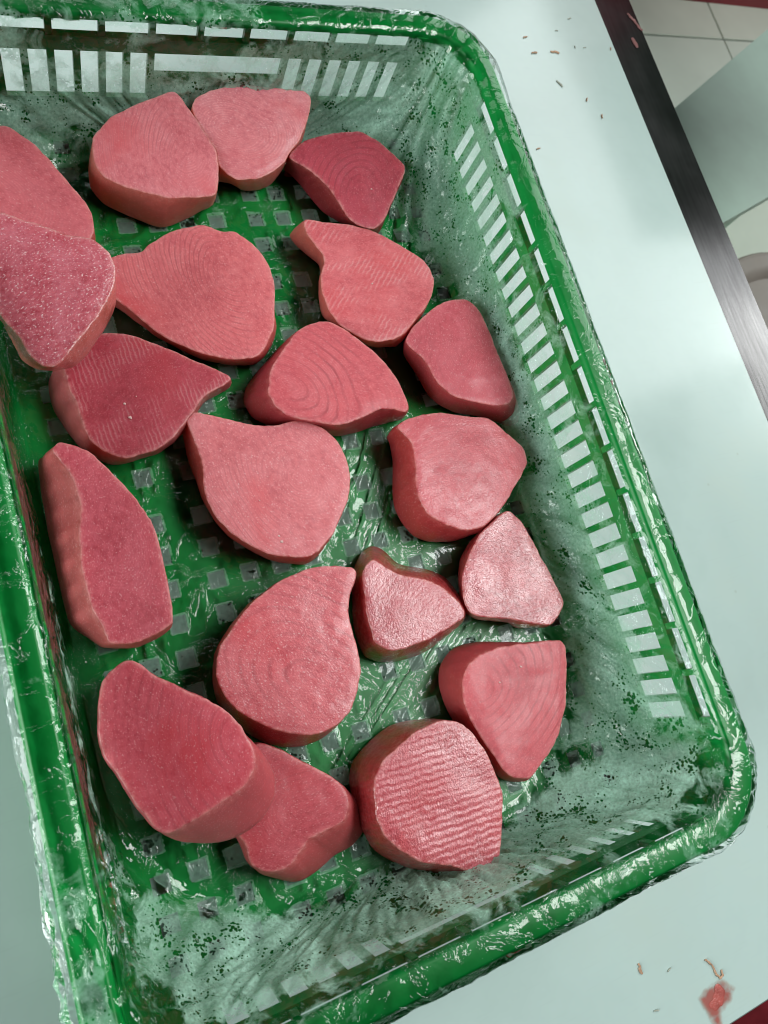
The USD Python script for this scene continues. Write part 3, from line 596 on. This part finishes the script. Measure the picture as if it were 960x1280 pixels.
def steak_mat(name, light, dark, side, wet=0.0, frost=0.3, gap=.0042, ring=.35, streak=None, relief=1.0):
    light, dark, side = (tuple(np.minimum(np.array(c) * (LIFT * .97, LIFT * .84, LIFT * .88), .9)) for c in (light, dark, side))
    nodes = {
        'g': ('attribute', {'attribute': 'grain'}),
        'top': ('attribute', {'attribute': 'top'}),
        'edge': ('attribute', {'attribute': 'edge'}),
        'geo': ('geometry', {}),
        'w': ('wave_texture', {'wave_type': 'rings', 'rings_direction': 'z', 'scale': .314 / gap, 'distortion': 4.2, 'detail': 3.0, 'detail_scale': 0.6, 'detail_roughness': 0.5}),
        'wl': ('map_range', {'from_min': 0.70, 'from_max': 1.0, 'to_min': 0.0, 'to_max': 1.0, 'clamp': True}),
        'n1': ('noise_texture', {'scale': 42.0, 'detail': 4.0, 'roughness': 0.55}),
        'n2': ('noise_texture', {'scale': 330.0, 'detail': 4.0, 'roughness': 0.6}),
        'n3': ('noise_texture', {'scale': 1100.0, 'detail': 2.0}),
        'n0': ('noise_texture', {'scale': 17.0, 'detail': 3.0, 'distortion': 0.5}),
        'rp': ('map_range', {'from_min': 0.53, 'from_max': 0.72, 'to_min': 0.0, 'to_max': 0.75, 'clamp': True}),
        'c0': ('mix', {'color2': tuple(np.array(dark) * (1.12, .62, .62))}),
        'pn': ('noise_texture', {'scale': 26.0, 'detail': 5.0, 'roughness': 0.65, 'distortion': 0.8}),
        'pm': ('map_range', {'from_min': 0.52, 'from_max': 0.72, 'to_min': 0.0, 'to_max': 0.42, 'clamp': True}),
        'cp': ('mix', {'color2': tuple(np.minimum(np.array(light) * (1.15, 1.55, 1.5), .8))}),
        'w2': ('wave_texture', {'wave_type': 'rings', 'rings_direction': 'z', 'scale': .314 / .00155, 'distortion': 5.0, 'detail': 2.0, 'detail_scale': 0.35}),
        'w2m': ('math', {'math_type': 'multiply'}),
        'w2n': ('map_range', {'from_min': 0.44, 'from_max': 0.62, 'to_min': 0.02, 'to_max': 0.30, 'clamp': True}),
        'c1b': ('mix', {'color2': tuple(np.array(dark) * .9)}),
        'mixn0': ('mix_float', {'fac': 0.45}),
        'mixn': ('mix_float', {'fac': 0.36}),
        'mixn2': ('mix_float', {'fac': 0.15}),
        'col': ('rgb_ramp', {'ramp': [(0.40, tuple(np.array(dark) * .92)), (0.49, tuple((np.array(light) + np.array(dark)) / 2)), (0.575, light)]}),
        'wn': ('map_range', {'from_min': 0.38, 'from_max': 0.60, 'to_min': 0.15, 'to_max': 1.0, 'clamp': True}),
        'wf': ('math', {'math_type': 'multiply'}),
        'arc': ('attribute', {'attribute': 'arc'}),
        'wa': ('math', {'math_type': 'multiply'}),
        'wf2': ('math', {'math_type': 'multiply', 'value2': min(1.0, ring * 1.55)}),
        'c1': ('mix', {'color2': tuple(np.array(dark) * 0.72)}),
        'sidec': ('rgb_ramp', {'ramp': [(0.3, tuple(np.array(side) * 0.72)), (0.7, tuple(np.array(side) * 1.15))]}),
        'c2': ('mix', {}),
        'ef': ('math', {'math_type': 'multiply'}),
        'en': ('map_range', {'from_min': 0.35, 'from_max': 0.62, 'to_min': 0.0, 'to_max': 0.40, 'clamp': True}),
        'c3': ('mix', {'color2': (0.78, 0.40, 0.36)}),
        'fr': ('map_range', {'from_min': 0.60, 'from_max': 0.74, 'to_min': 0.0, 'to_max': frost * (.6 + .4 * wet), 'clamp': True}),
        'c4': ('mix', {'color2': (0.88, 0.72, 0.72)}),
        'rr': ('map_range', {'from_min': 0.3, 'from_max': 0.7, 'to_min': 0.50 - 0.26 * wet, 'to_max': 0.66 - 0.28 * wet}),
        'h1': ('math', {'math_type': 'multiply', 'value2': -0.14 * ring}),
        'h2': ('math', {'math_type': 'multiply_add', 'value2': 0.45 + 0.25 * wet}),
        'h3': ('math', {'math_type': 'multiply_add', 'value2': 0.12 + 0.35 * wet}),
        'b': ('bump', {'strength': min(1.0, 0.55 + 0.45 * wet), 'distance': (.00050 - .00012 * wet) * relief}),
        'cw': ('map_range', {'from_min': 0.40, 'from_max': 0.56, 'to_min': .25 * max(.22, wet), 'to_max': max(.22, wet), 'clamp': True}),
        'p': ('principled_bsdf', {'specular_ior_level': 0.45 + 0.2 * wet, 'subsurface_weight': 0.25, 'subsurface_radius': (1.0, 0.32, 0.25), 'subsurface_scale': 0.004,
                                  'coat_roughness': 0.06 if wet else 0.22, 'coat_ior': 1.55}),
    }
    links = [('g.vector', 'w.vector'), ('w.fac', 'wl.value'), ('g.vector', 'n1.vector'), ('g.vector', 'n2.vector'), ('g.vector', 'n3.vector'),
             ('g.vector', 'n0.vector'), ('n1.fac', 'mixn0.a'), ('n0.fac', 'mixn0.b'), ('mixn0.result', 'mixn.a'), ('n2.fac', 'mixn.b'), ('mixn.result', 'mixn2.a'), ('n3.fac', 'mixn2.b'), ('mixn2.result', 'col.fac'),
             ('n1.fac', 'wn.value'), ('wl.result', 'wf.value1'), ('wn.result', 'wf.value2'), ('wf.value', 'wa.value1'), ('arc.fac', 'wa.value2'), ('wa.value', 'wf2.value1'),
             ('n0.fac', 'rp.value'), ('col.color', 'c0.color1'), ('rp.result', 'c0.fac'), ('geo.position', 'pn.vector'), ('pn.fac', 'pm.value'), ('pm.result', 'cp.fac'), ('c0.color', 'cp.color1'), ('cp.color', 'c1b.color1'), ('g.vector', 'w2.vector'), ('w2.fac', 'w2m.value1'), ('n1.fac', 'w2n.value'), ('w2n.result', 'w2m.value2'), ('w2m.value', 'c1b.fac'), ('c1b.color', 'c1.color1'), ('wf2.value', 'c1.fac'), ('mixn2.result', 'sidec.fac'), ('sidec.color', 'c2.color1'), ('c1.color', 'c2.color2'), ('top.fac', 'c2.fac'),
             ('n2.fac', 'en.value'), ('edge.fac', 'ef.value1'), ('en.result', 'ef.value2'), ('c2.color', 'c3.color1'), ('ef.value', 'c3.fac'),
             ('n3.fac', 'fr.value'), ('c3.color', 'c4.color1'), ('fr.result', 'c4.fac'), ('c4.color', 'p.base_color'), ('n2.fac', 'rr.value'), ('rr.result', 'p.roughness'),
             ('wa.value', 'h1.value1'), ('n2.fac', 'h2.value1'), ('h1.value', 'h2.value3'), ('n3.fac', 'h3.value1'), ('h2.value', 'h3.value3')]
    hout = 'h3.value'
    if streak:
        ang, sgap, st = streak
        nodes['sm'] = ('mapping', {'rotation': (0, 0, ang)})
        nodes['sw'] = ('wave_texture', {'wave_type': 'bands', 'bands_direction': 'x', 'scale': .314 / sgap, 'distortion': 3.2, 'detail': 4.0, 'detail_scale': 1.8})
        nodes['sn'] = ('map_range', {'from_min': 0.40, 'from_max': 0.56, 'to_min': 0.35 * st if wet else 0.0, 'to_max': st, 'clamp': True})
        nodes['sf'] = ('math', {'math_type': 'multiply'})
        nodes['sh'] = ('math', {'math_type': 'multiply_add', 'value2': 1.0 if wet else 0.18})
        links += [('geo.position', 'sm.vector'), ('sm.vector', 'sw.vector'), ('n1.fac', 'sn.value'), ('sw.fac', 'sf.value1'), ('sn.result', 'sf.value2'), ('sf.value', 'sh.value1'), ('h3.value', 'sh.value3')]
        hout = 'sh.value'
        if not wet:     # dry saw marks show as pale frosted streaks
            nodes['sc'] = ('math', {'math_type': 'multiply', 'value2': 0.30})
            nodes['sp'] = ('math', {'math_type': 'power', 'value2': 3.0})
            nodes['sx'] = ('math', {'math_type': 'multiply'})
            nodes['c5'] = ('mix', {'color2': (0.80, 0.52, 0.52)})
            links = [l for l in links if l != ('c4.color', 'p.base_color')]
            links += [('sf.value', 'sp.value1'), ('sp.value', 'sc.value1'), ('sc.value', 'sx.value1'), ('top.fac', 'sx.value2'), ('sx.value', 'c5.fac'), ('c4.color', 'c5.color1'), ('c5.color', 'p.base_color')]
    links += [(hout, 'b.height'), ('b.normal', 'p.normal')]
    links.extend([('b.normal', 'p.coat_normal'), ('pn.fac', 'cw.value'), ('cw.result', 'p.coat_weight')])
    return mat(name, nodes, links, 'p.BSDF')


LIFT = 1.20
PALE, MID, DEEP = ((.60, .200, .215), (.48, .105, .125)), ((.58, .140, .155), (.44, .060, .080)), ((.44, .055, .080), (.33, .026, .045))
SIDE, SIDER, SIDEP = (.42, .070, .062), (.36, .038, .040), (.52, .145, .115)
# key: (look, label, grain turn)
SPEC = {
    's1': (steak_mat('tuna_pale_grained', *PALE, SIDEP, frost=.25, gap=.0026, ring=.30), 'thick pale pink tuna steak with fine curved grain, against the far wall on the left'),
    's2': (steak_mat('tuna_pale_soft', (.62, .225, .235), (.46, .10, .125), SIDEP, frost=.3, gap=.005, ring=.14), 'pale pink wedge tuna steak against the far wall, left of the dark red one'),
    's3': (steak_mat('tuna_deep_arcs', (.39, .050, .075), (.28, .022, .042), (.20, .016, .022), frost=.2, gap=.0048, ring=.42), 'dark red tuna steak with clear arcs, nearest the far right corner of the crate'),
    's4': (steak_mat('tuna_pink_plain', (.56, .145, .165), (.46, .085, .105), SIDE, frost=.3, gap=.006, ring=.12), 'smooth pink tuna steak cut off by the left edge, lying under a frosty one'),
    's5': (steak_mat('tuna_frosty_dark', (.48, .13, .16), (.32, .042, .062), SIDEP, wet=.75, frost=.75, gap=.007, ring=.08, relief=1.1), 'frosty dark pink tuna steak at the left edge, lying on top of its neighbour'),
    's6': (steak_mat('tuna_coral_wide', (.60, .160, .165), (.47, .080, .095), SIDE, frost=.35, gap=.0030, ring=.38), 'large broad pink tuna steak with a tail pointing left, behind the dark red tapered one'),
    's7': (steak_mat('tuna_saw_marked', (.58, .140, .150), (.47, .070, .085), SIDEP, frost=.25, gap=.006, ring=.12, streak=(.735, .0034, .95)), 'pink tuna steak with pale slanting saw marks and a hooked tail'),
    's8': (steak_mat('tuna_rose_block', (.50, .100, .125), (.41, .058, .078), (.40, .055, .065), frost=.35, gap=.006, ring=.10), 'rose red blocky tuna steak beside the slotted right wall, upper of those touching it'),
    's9': (steak_mat('tuna_wide_arcs', (.55, .120, .135), (.44, .060, .078), (.33, .040, .048), frost=.25, gap=.0062, ring=.55), 'pink tuna steak with wide concentric arcs in the middle of the crate'),
    's10': (steak_mat('tuna_deep_tapered', (.38, .045, .068), (.29, .022, .038), (.36, .080, .080), frost=.2, gap=.006, ring=.12, streak=(-.1, .0028, .8)), 'deep red tapered tuna steak with pale scratches and white flecks, on the left'),
    's11': (steak_mat('tuna_pale_teardrop', (.62, .205, .215), (.50, .115, .130), SIDE, frost=.5, gap=.0028, ring=.22, relief=1.2), 'pale frosted teardrop tuna steak with its tip at the upper left, in the crate centre'),
    's12': (steak_mat('tuna_glossy_edge', (.53, .115, .135), (.42, .060, .078), (.38, .040, .042), wet=.38, frost=.35, gap=.0052, ring=.22, relief=1.5), 'rounded red tuna steak with a wet shine along its near side, beside the right wall'),
    's13': (steak_mat('tuna_ridged', (.50, .105, .135), (.38, .045, .068), (.45, .095, .090), frost=.35, gap=.007, ring=.06), 'long ridged tuna steak lying along the left wall with a pale line down its middle'),
    's14': (steak_mat('tuna_wet_triangle', (.52, .125, .145), (.30, .038, .055), SIDER, wet=.95, frost=.3, gap=.008, ring=.06, relief=1.7), 'small triangular wet tuna steak with knife scratches beside the right wall'),
    's15': (steak_mat('tuna_wet_hooked', (.46, .095, .115), (.33, .042, .056), SIDER, wet=1.0, frost=.2, gap=.006, ring=.06, streak=(1.1, .0030, .10), relief=1.6), 'small wet tuna steak with crinkled shine and a hooked corner'),
    's16': (steak_mat('tuna_round_arcs', (.58, .145, .160), (.45, .070, .088), SIDER, wet=.42, frost=.6, gap=.0068, ring=.50, relief=1.3), 'large rounded tuna steak with sparkling arcs, left of the small wet one'),
    's17': (steak_mat('tuna_dull_arcs', (.53, .115, .130), (.43, .064, .080), (.40, .060, .062), frost=.2, gap=.0052, ring=.50), 'tuna steak with nested arcs and a square corner, lowest along the right wall'),
    's18': (steak_mat('tuna_long_slab', (.47, .085, .110), (.37, .042, .062), (.43, .080, .090), frost=.3, gap=.0056, ring=.30), 'long thick red tuna steak at the lower left, leaning on a smaller one'),
    's19': (steak_mat('tuna_bumpy_red', (.45, .080, .098), (.34, .030, .044), (.44, .075, .080), frost=.3, gap=.0028, ring=.28), 'lumpy red tuna steak nearest the near wall, partly under the long thick one'),
    's20': (steak_mat('tuna_wet_ribbed', (.48, .110, .128), (.35, .048, .062), (.32, .032, .034), wet=1.0, frost=.15, gap=.008, ring=.05, streak=(-1.50, .0042, .34), relief=1.9), 'round wet tuna steak with bright ribbed shine, at the near end of the crate'),
}


def chaikin(p, n):
    for a in (.14, .25)[:n]:
        q = np.roll(p, -1, 0)
        p = np.stack([p * (1 - a) + q * a, p * a + q * (1 - a)], 1).reshape(-1, p.shape[1])
    return p


def ring_normals(p):
    tng = np.roll(p, -1, 0) - np.roll(p, 1, 0)
    nn = np.c_[tng[:, 1], -tng[:, 0]]
    return nn / np.maximum(np.linalg.norm(nn, axis=1, keepdims=True), 1e-9)


FL = 0.0172
MADE = {}
FLECKS = {'s10': [(-0.1167, 0.0556, 0.0011), (-0.1158, 0.0461, 0.0013), (-0.1089, 0.0594, 0.0007)], 's11': [(-0.0418, -0.0523, 0.0014), (-0.0428, -0.0482, 0.0009), (-0.0489, -0.0226, 0.0007)], 's7': [(0.0783, 0.1249, 0.0009), (0.087, 0.1166, 0.0008)], 's17': [(0.0772, -0.1803, 0.0009), (0.0963, -0.1748, 0.0009)], 's3': [(0.1019, 0.2047, 0.0009)]}
for si, (keyname, (centre, thick, rows)) in enumerate(STEAKS.items()):
    p = np.array(rows, float) * 1e-4
    a2 = p[:, 0] * np.roll(p[:, 1], -1) - np.roll(p[:, 0], -1) * p[:, 1]
    if a2.sum() < 0:
        p = p[::-1]
    p = chaikin(p, 2)
    seg = np.linalg.norm(np.roll(p[:, :2], -1, 0) - p[:, :2], axis=1)
    cum = np.r_[0, np.cumsum(seg)]
    n = int(cum[-1] / .0014)
    u = np.linspace(0, cum[-1], n, endpoint=False)
    pp = np.vstack([p, p[:1]])
    p = np.stack([np.interp(u, cum, pp[:, k]) for k in range(5)], 1)
    # soften the foot more than the top edge
    ker = np.exp(-np.arange(-14, 15) ** 2 / (2 * 4.0 ** 2))
    ker /= ker.sum()
    for k in (3, 4):
        off = p[:, k] - p[:, k - 3]
        p[:, k] = p[:, k - 3] + np.convolve(np.r_[off[-14:], off, off[:14]], ker, 'valid')
    k5 = np.array([.25, .5, .25])
    for k in range(5):
        p[:, k] = np.convolve(np.r_[p[-1:, k], p[:, k], p[:1, k]], k5, 'valid')
    topxy, ztop, foot = p[:, :2], p[:, 2], p[:, 3:5]
    topxy = topxy + ring_normals(topxy) * ((.0003 if keyname == 's13' else .0007) * nz(topxy, 130, si) + .0004 * nz(topxy, 420, si + 40))[:, None]
    # plane of the top
    G, *_ = np.linalg.lstsq(np.c_[topxy, np.ones(n)], ztop, rcond=None)
    zt = lambda q: q @ G[:2] + G[2]
    zfoot = np.maximum(FL, zt(topxy) - thick) if thick else np.full(n, FL)
    tn = ring_normals(topxy)
    fn = ring_normals(foot)
    rings, topm, edgem = [], [], []

    def add(xy, z, tp, ed):
        rings.append(np.c_[xy, z])
        topm.append(np.full(n, tp))
        edgem.append(np.full(n, ed))

    h = zt(topxy) - zfoot
    add(foot - fn * .0045, zfoot, 0, 0)
    add(foot - fn * .0016, zfoot + .0006, 0, 0)
    add(foot - fn * .0004, zfoot + .0022, 0, 0)
    soft_ = np.clip(.03 / np.maximum(np.linalg.norm(foot - topxy, axis=1) * 2, .02), .25, 1)
    for tt in (.12, .24, .36, .48, .60, .72, .83, .92):
        xy = foot + (topxy - foot) * tt
        q3 = np.c_[xy, zfoot + h * tt]
        bul = .0011 * math.sin(math.pi * tt) * (1 + .6 * nz(topxy, 40, si + 9)) + (.0004 * nz(q3, 90, si + 3) + .00025 * nz(q3, 300, si + 5)) * soft_
        add(xy + tn * bul[:, None], q3[:, 2], 0, 0.25 if tt > .9 else 0)
    ztp = zt(topxy)
    add(topxy + tn * .0001, ztp - .0005, .05, .6)
    nside = len(rings)
    add(topxy + tn * .0001, ztp - .0005, .4, .9)
    add(topxy - tn * .00035, ztp - .00005, .6, 1)
    add(topxy - tn * .0009, ztp + .00005, .9, .6)
    add(topxy - tn * .0020, ztp + .00015, 1, .15)
    last = rings[-1][:, :2]
    lp = Polygon(last)
    if not lp.is_valid:
        print('bad ring', keyname)
    inner = grid_in(last, .0021, .0013, si)
    fc = fill_ring(last, inner)
    tree = cKDTree(topxy)
    dist = tree.query(inner)[0]
    rise = .0005 * (1 - np.exp(-dist / .010)) + .0010 * nz(inner, 42, si + 11) * np.clip(dist / .012, 0, 1) + .0003 * nz(inner, 160, si + 15) * np.clip(dist / .004, 0, 1)
    zi = zt(inner) + .0002 + rise
    nr = len(rings)
    V = np.vstack(rings + [np.c_[inner, zi]])
    F = np.vstack([strip_faces(n, nside), strip_faces(n, nr - nside, nside * n)])
    idx = np.concatenate([np.arange((nr - 1) * n, nr * n), np.arange(nr * n, len(V))])
    bot = fill_ring(rings[0][:, :2], np.zeros((0, 2)))
    F = np.vstack([F, idx[fc], bot[:, ::-1]])
    topm = np.concatenate(topm + [np.ones(len(inner))])
    edgem = np.concatenate(edgem + [np.zeros(len(inner))])
    ca, sa = math.cos(si * 1.3), math.sin(si * 1.3)
    gx, gy = V[:, 0] - centre[0], V[:, 1] - centre[1]
    warpg = .004 * nz(V[:, :2], 28, si + 60)
    g0, g1 = gx * ca + gy * sa + warpg, (-gx * sa + gy * ca) * .68 - warpg
    grain = np.c_[g0 * ca - g1 * sa, g0 * sa + g1 * ca, (V[:, 2] - zt(V[:, :2])) * 1.0 + si * .137]
    cdir = topxy.mean(0) - np.array(centre)
    off = np.linalg.norm(cdir)
    cdir = cdir / max(off, 1e-6)
    rad_ = np.hypot(gx, gy)
    facing = (gx * cdir[0] + gy * cdir[1]) / np.maximum(rad_, 1e-4)
    soft = min(1.0, off / .012)
    arc = np.clip((rad_ - .003) / .006, 0, 1) * (1 - soft * np.clip((.35 - facing) / .7, 0, 1)) * np.clip(.75 + .8 * nz(V[:, :2], 36, si + 80), 0, 1)
    o = np.array((topxy[:, 0].mean(), topxy[:, 1].mean(), zfoot.min()))
    look, label = SPEC[keyname]
    t_ = thing('tuna_steak', label, 'tuna steak', o, group='raw tuna steaks in the crate')
    MADE[keyname] = (t_, o, lambda x, y, G=G: x * G[0] + y * G[1] + G[2])
    m = obj('flesh', (V, F), look, t_, smooth=True, origin=o, prim_vars={'top': topm, 'edge': edgem, 'grain': grain, 'arc': arc})

fat = simple('fat_fleck_white', (0.66, 0.42, 0.40), 0.5, var=0.1, vscale=200)
import manifold3d as m3
for keyname, spots in FLECKS.items():
    t_, o, plane = MADE[keyname]
    for fi, (x, y, r_) in enumerate(spots):
        r_ *= .62
        rg_ = np.random.default_rng(fi + 5)
        sph = [m3.Manifold.sphere(r_ * rg_.uniform(.5, .8), 10).translate([x + rg_.normal(0, r_ * .5), y + rg_.normal(0, r_ * .5), plane(x, y) + .0006 + r_ * .25]) for _ in range(4)]
        mm = m3.Manifold.batch_hull(sph).to_mesh()
        obj('fat_fleck', trimesh.Trimesh(mm.vert_properties[:, :3], mm.tri_verts, process=False), fat, t_, smooth=True, origin=o)

# ------------------------------------------------------------------ scraps and crumbs on the board and the steel edge
crumb_mat = simple('dried_meat_crumb', (0.46, 0.28, 0.18), 0.6, var=0.35, vscale=300)
grey_crumb = simple('grey_crumb', (0.33, 0.35, 0.29), 0.6, var=0.3, vscale=300)
scrap_mat = simple('raw_meat_scrap', (0.42, 0.10, 0.085), 0.35, var=0.3, vscale=140, bump=0.0008, bscale=500)
pink_scrap = simple('pink_meat_scrap', (0.24, 0.105, 0.10), 0.45, var=0.3, vscale=140)


def blob(path, w, hgt, seed, zb=0.0002):
    """a low ragged shred lying along a path of xy points"""
    import manifold3d as m3
    path = np.array(path, float)
    r = np.random.default_rng(seed)
    parts = []
    for a, b in zip(path[:-1], path[1:]):
        k = max(2, int(np.linalg.norm(b - a) / (w * .6)) + 1)
        sp = []
        for tt in np.linspace(0, 1, k):
            c = a + (b - a) * tt + r.normal(0, w * .12, 2)
            rad = w * r.uniform(.35, .6)
            s_ = m3.Manifold.sphere(rad, 12).scale([1, 1, hgt / w]).translate([c[0], c[1], zb + hgt * .35])
            sp.append(s_)
        for s0, s1 in zip(sp[:-1], sp[1:]):
            parts.append(m3.Manifold.batch_hull([s0, s1]))
    m = m3.Manifold.batch_boolean(parts, m3.OpType.Add).trim_by_plane([0, 0, 1], zb)
    mm = m.to_mesh()
    return trimesh.Trimesh(mm.vert_properties[:, :3], mm.tri_verts, process=False)


crumbs = [
    ((.358, .413), .006, .0020, 0.2, crumb_mat, 'small brown meat crumb on the board, upper of two close together by the far corner'),
    ((.362, .394), .007, .0022, 0.1, crumb_mat, 'broad brown meat crumb on the board, lower of two close together by the far corner'),
    ((.389, .396), .011, .0018, -0.15, crumb_mat, 'long flat tan meat shred on the board near the far end'),
    ((.426, .441), .005, .0012, 0.4, grey_crumb, 'thin grey crumb on the board closest to the dark red end of the steel edge'),
    ((.402, .424), .004, .0012, 0.0, grey_crumb, 'faint grey speck on the board above the long tan shred'),
    ((.418, .404), .0035, .0012, 1.4, grey_crumb, 'dark grey crumb right of the long tan shred'),
    ((.431, .404), .004, .0012, 0.3, grey_crumb, 'second dark grey crumb right of the tan shred, farther right'),
    ((.379, .357), .010, .0013, -1.0, grey_crumb, 'thin slanting grey green shred on the board between the crate rim and the shaded area'),
    ((.406, .338), .005, .0020, 1.1, crumb_mat, 'orange brown crumb at the left side of the green reflection'),
    ((.417, .318), .005, .0020, 1.3, crumb_mat, 'olive brown crumb inside the green reflection on the board'),
    ((.466, .404), .004, .0018, 1.3, crumb_mat, 'rusty crumb at the edge of the board against the steel strip'),
    ((.322, .280), .005, .0020, 0.3, crumb_mat, 'tan crumb on the board next to the right rim of the crate'),
    ((.141, -.405), .008, .0016, 1.5, crumb_mat, 'pale tan smear crumb on the board below the near rim'),
    ((.143, -.434), .004, .0016, -.4, grey_crumb, 'dark grey crumb on the board nearest the bottom edge'),
    ((.164, -.415), .0035, .0014, .4, grey_crumb, 'tiny grey crumb on the board left of the red meat scrap'),
]
for ci, ((x, y), ln, hg, an, mt, lab) in enumerate(crumbs):
    d = np.array((math.cos(an), math.sin(an))) * ln / 2
    o = (x, y, 0)
    d = d * .8
    m = blob([(x - d[0], y - d[1]), (x, y + ln * .06), (x + d[0], y + d[1])], ln * .26, hg * .7, ci + 70)
    pr = obj('meat_crumb', m, mt, smooth=60)
    info(pr, lab, 'crumb', 'crumbs on the board')
J = [(.1965, -.4215), (.1995, -.4255), (.2010, -.4285), (.2015, -.4340), (.2035, -.4375), (.2065, -.4365), (.2070, -.4335)]
info(obj('meat_strip', blob(J, .0015, .0014, 5), crumb_mat, smooth=60), 'thin brown hooked strip of meat on the board beside the red scrap', 'meat scrap')
sc = thing('meat_scrap', 'soft red meat scrap with a brown smear at the bottom right of the board', 'meat scrap', (.197, -.448, 0))
o = (.197, -.448, 0)
obj('scrap', blob([(.190, -.449), (.1945, -.4475), (.198, -.444), (.2005, -.4465), (.1965, -.4505), (.191, -.451)], .006, .0007, 8), scrap_mat, sc, smooth=60, origin=o)
smear_mat = mat('meat_smear', {
    'geo': ('geometry', {}), 'n': ('noise_texture', {'scale': 160.0, 'detail': 5.0}), 'f': ('attribute', {'attribute': 'fade'}),
    'm': ('math', {'math_type': 'multiply'}), 'r': ('map_range', {'from_min': .16, 'from_max': .5, 'to_min': 0.0, 'to_max': .8, 'clamp': True}),
    'c': ('rgb_ramp', {'ramp': [(0.15, (.44, .31, .21)), (0.45, (.44, .20, .14)), (0.8, (.40, .10, .08))]}), 'p': ('principled_bsdf', {'roughness': .4})},
    [('geo.position', 'n.vector'), ('n.fac', 'm.value1'), ('f.fac', 'm.value2'), ('m.value', 'r.value'), ('r.result', 'p.alpha'), ('f.fac', 'c.fac'), ('c.color', 'p.base_color')], 'p.BSDF')
sp = Polygon([(.178, -.441), (.190, -.437), (.205, -.438), (.214, -.449), (.206, -.456), (.195, -.458), (.193, -.466), (.184, -.466), (.182, -.455)]).buffer(.003)
rg = np.array(sp.exterior.coords)[:-1]
ing = grid_in(rg, .0015, .001, 2)
fcs = fill_ring(rg, ing)
vv = np.vstack([rg, ing])
fade = np.clip(np.array([sp.exterior.distance(shapely.Point(*q_)) for q_ in vv]) / .009, 0, 1)
obj('smear', (np.c_[vv, np.full(len(vv), .0006)], fcs), smear_mat, sc, origin=o, prim_vars={'fade': fade})
ZS = -0.0203
info(obj('steel_scrap', blob([(.530, .440), (.531, .435), (.5325, .430)], .0045, .002, 11, ZS), pink_scrap, smooth=60), 'short pinkish meat scrap on the dark end of the steel strip', 'meat scrap')
info(obj('steel_scrap', blob([(.5385, .476), (.5445, .466), (.5490, .4545)], .0032, .002, 12, ZS), pink_scrap, smooth=60), 'long pinkish meat shred at the outer edge of the steel strip', 'meat scrap')
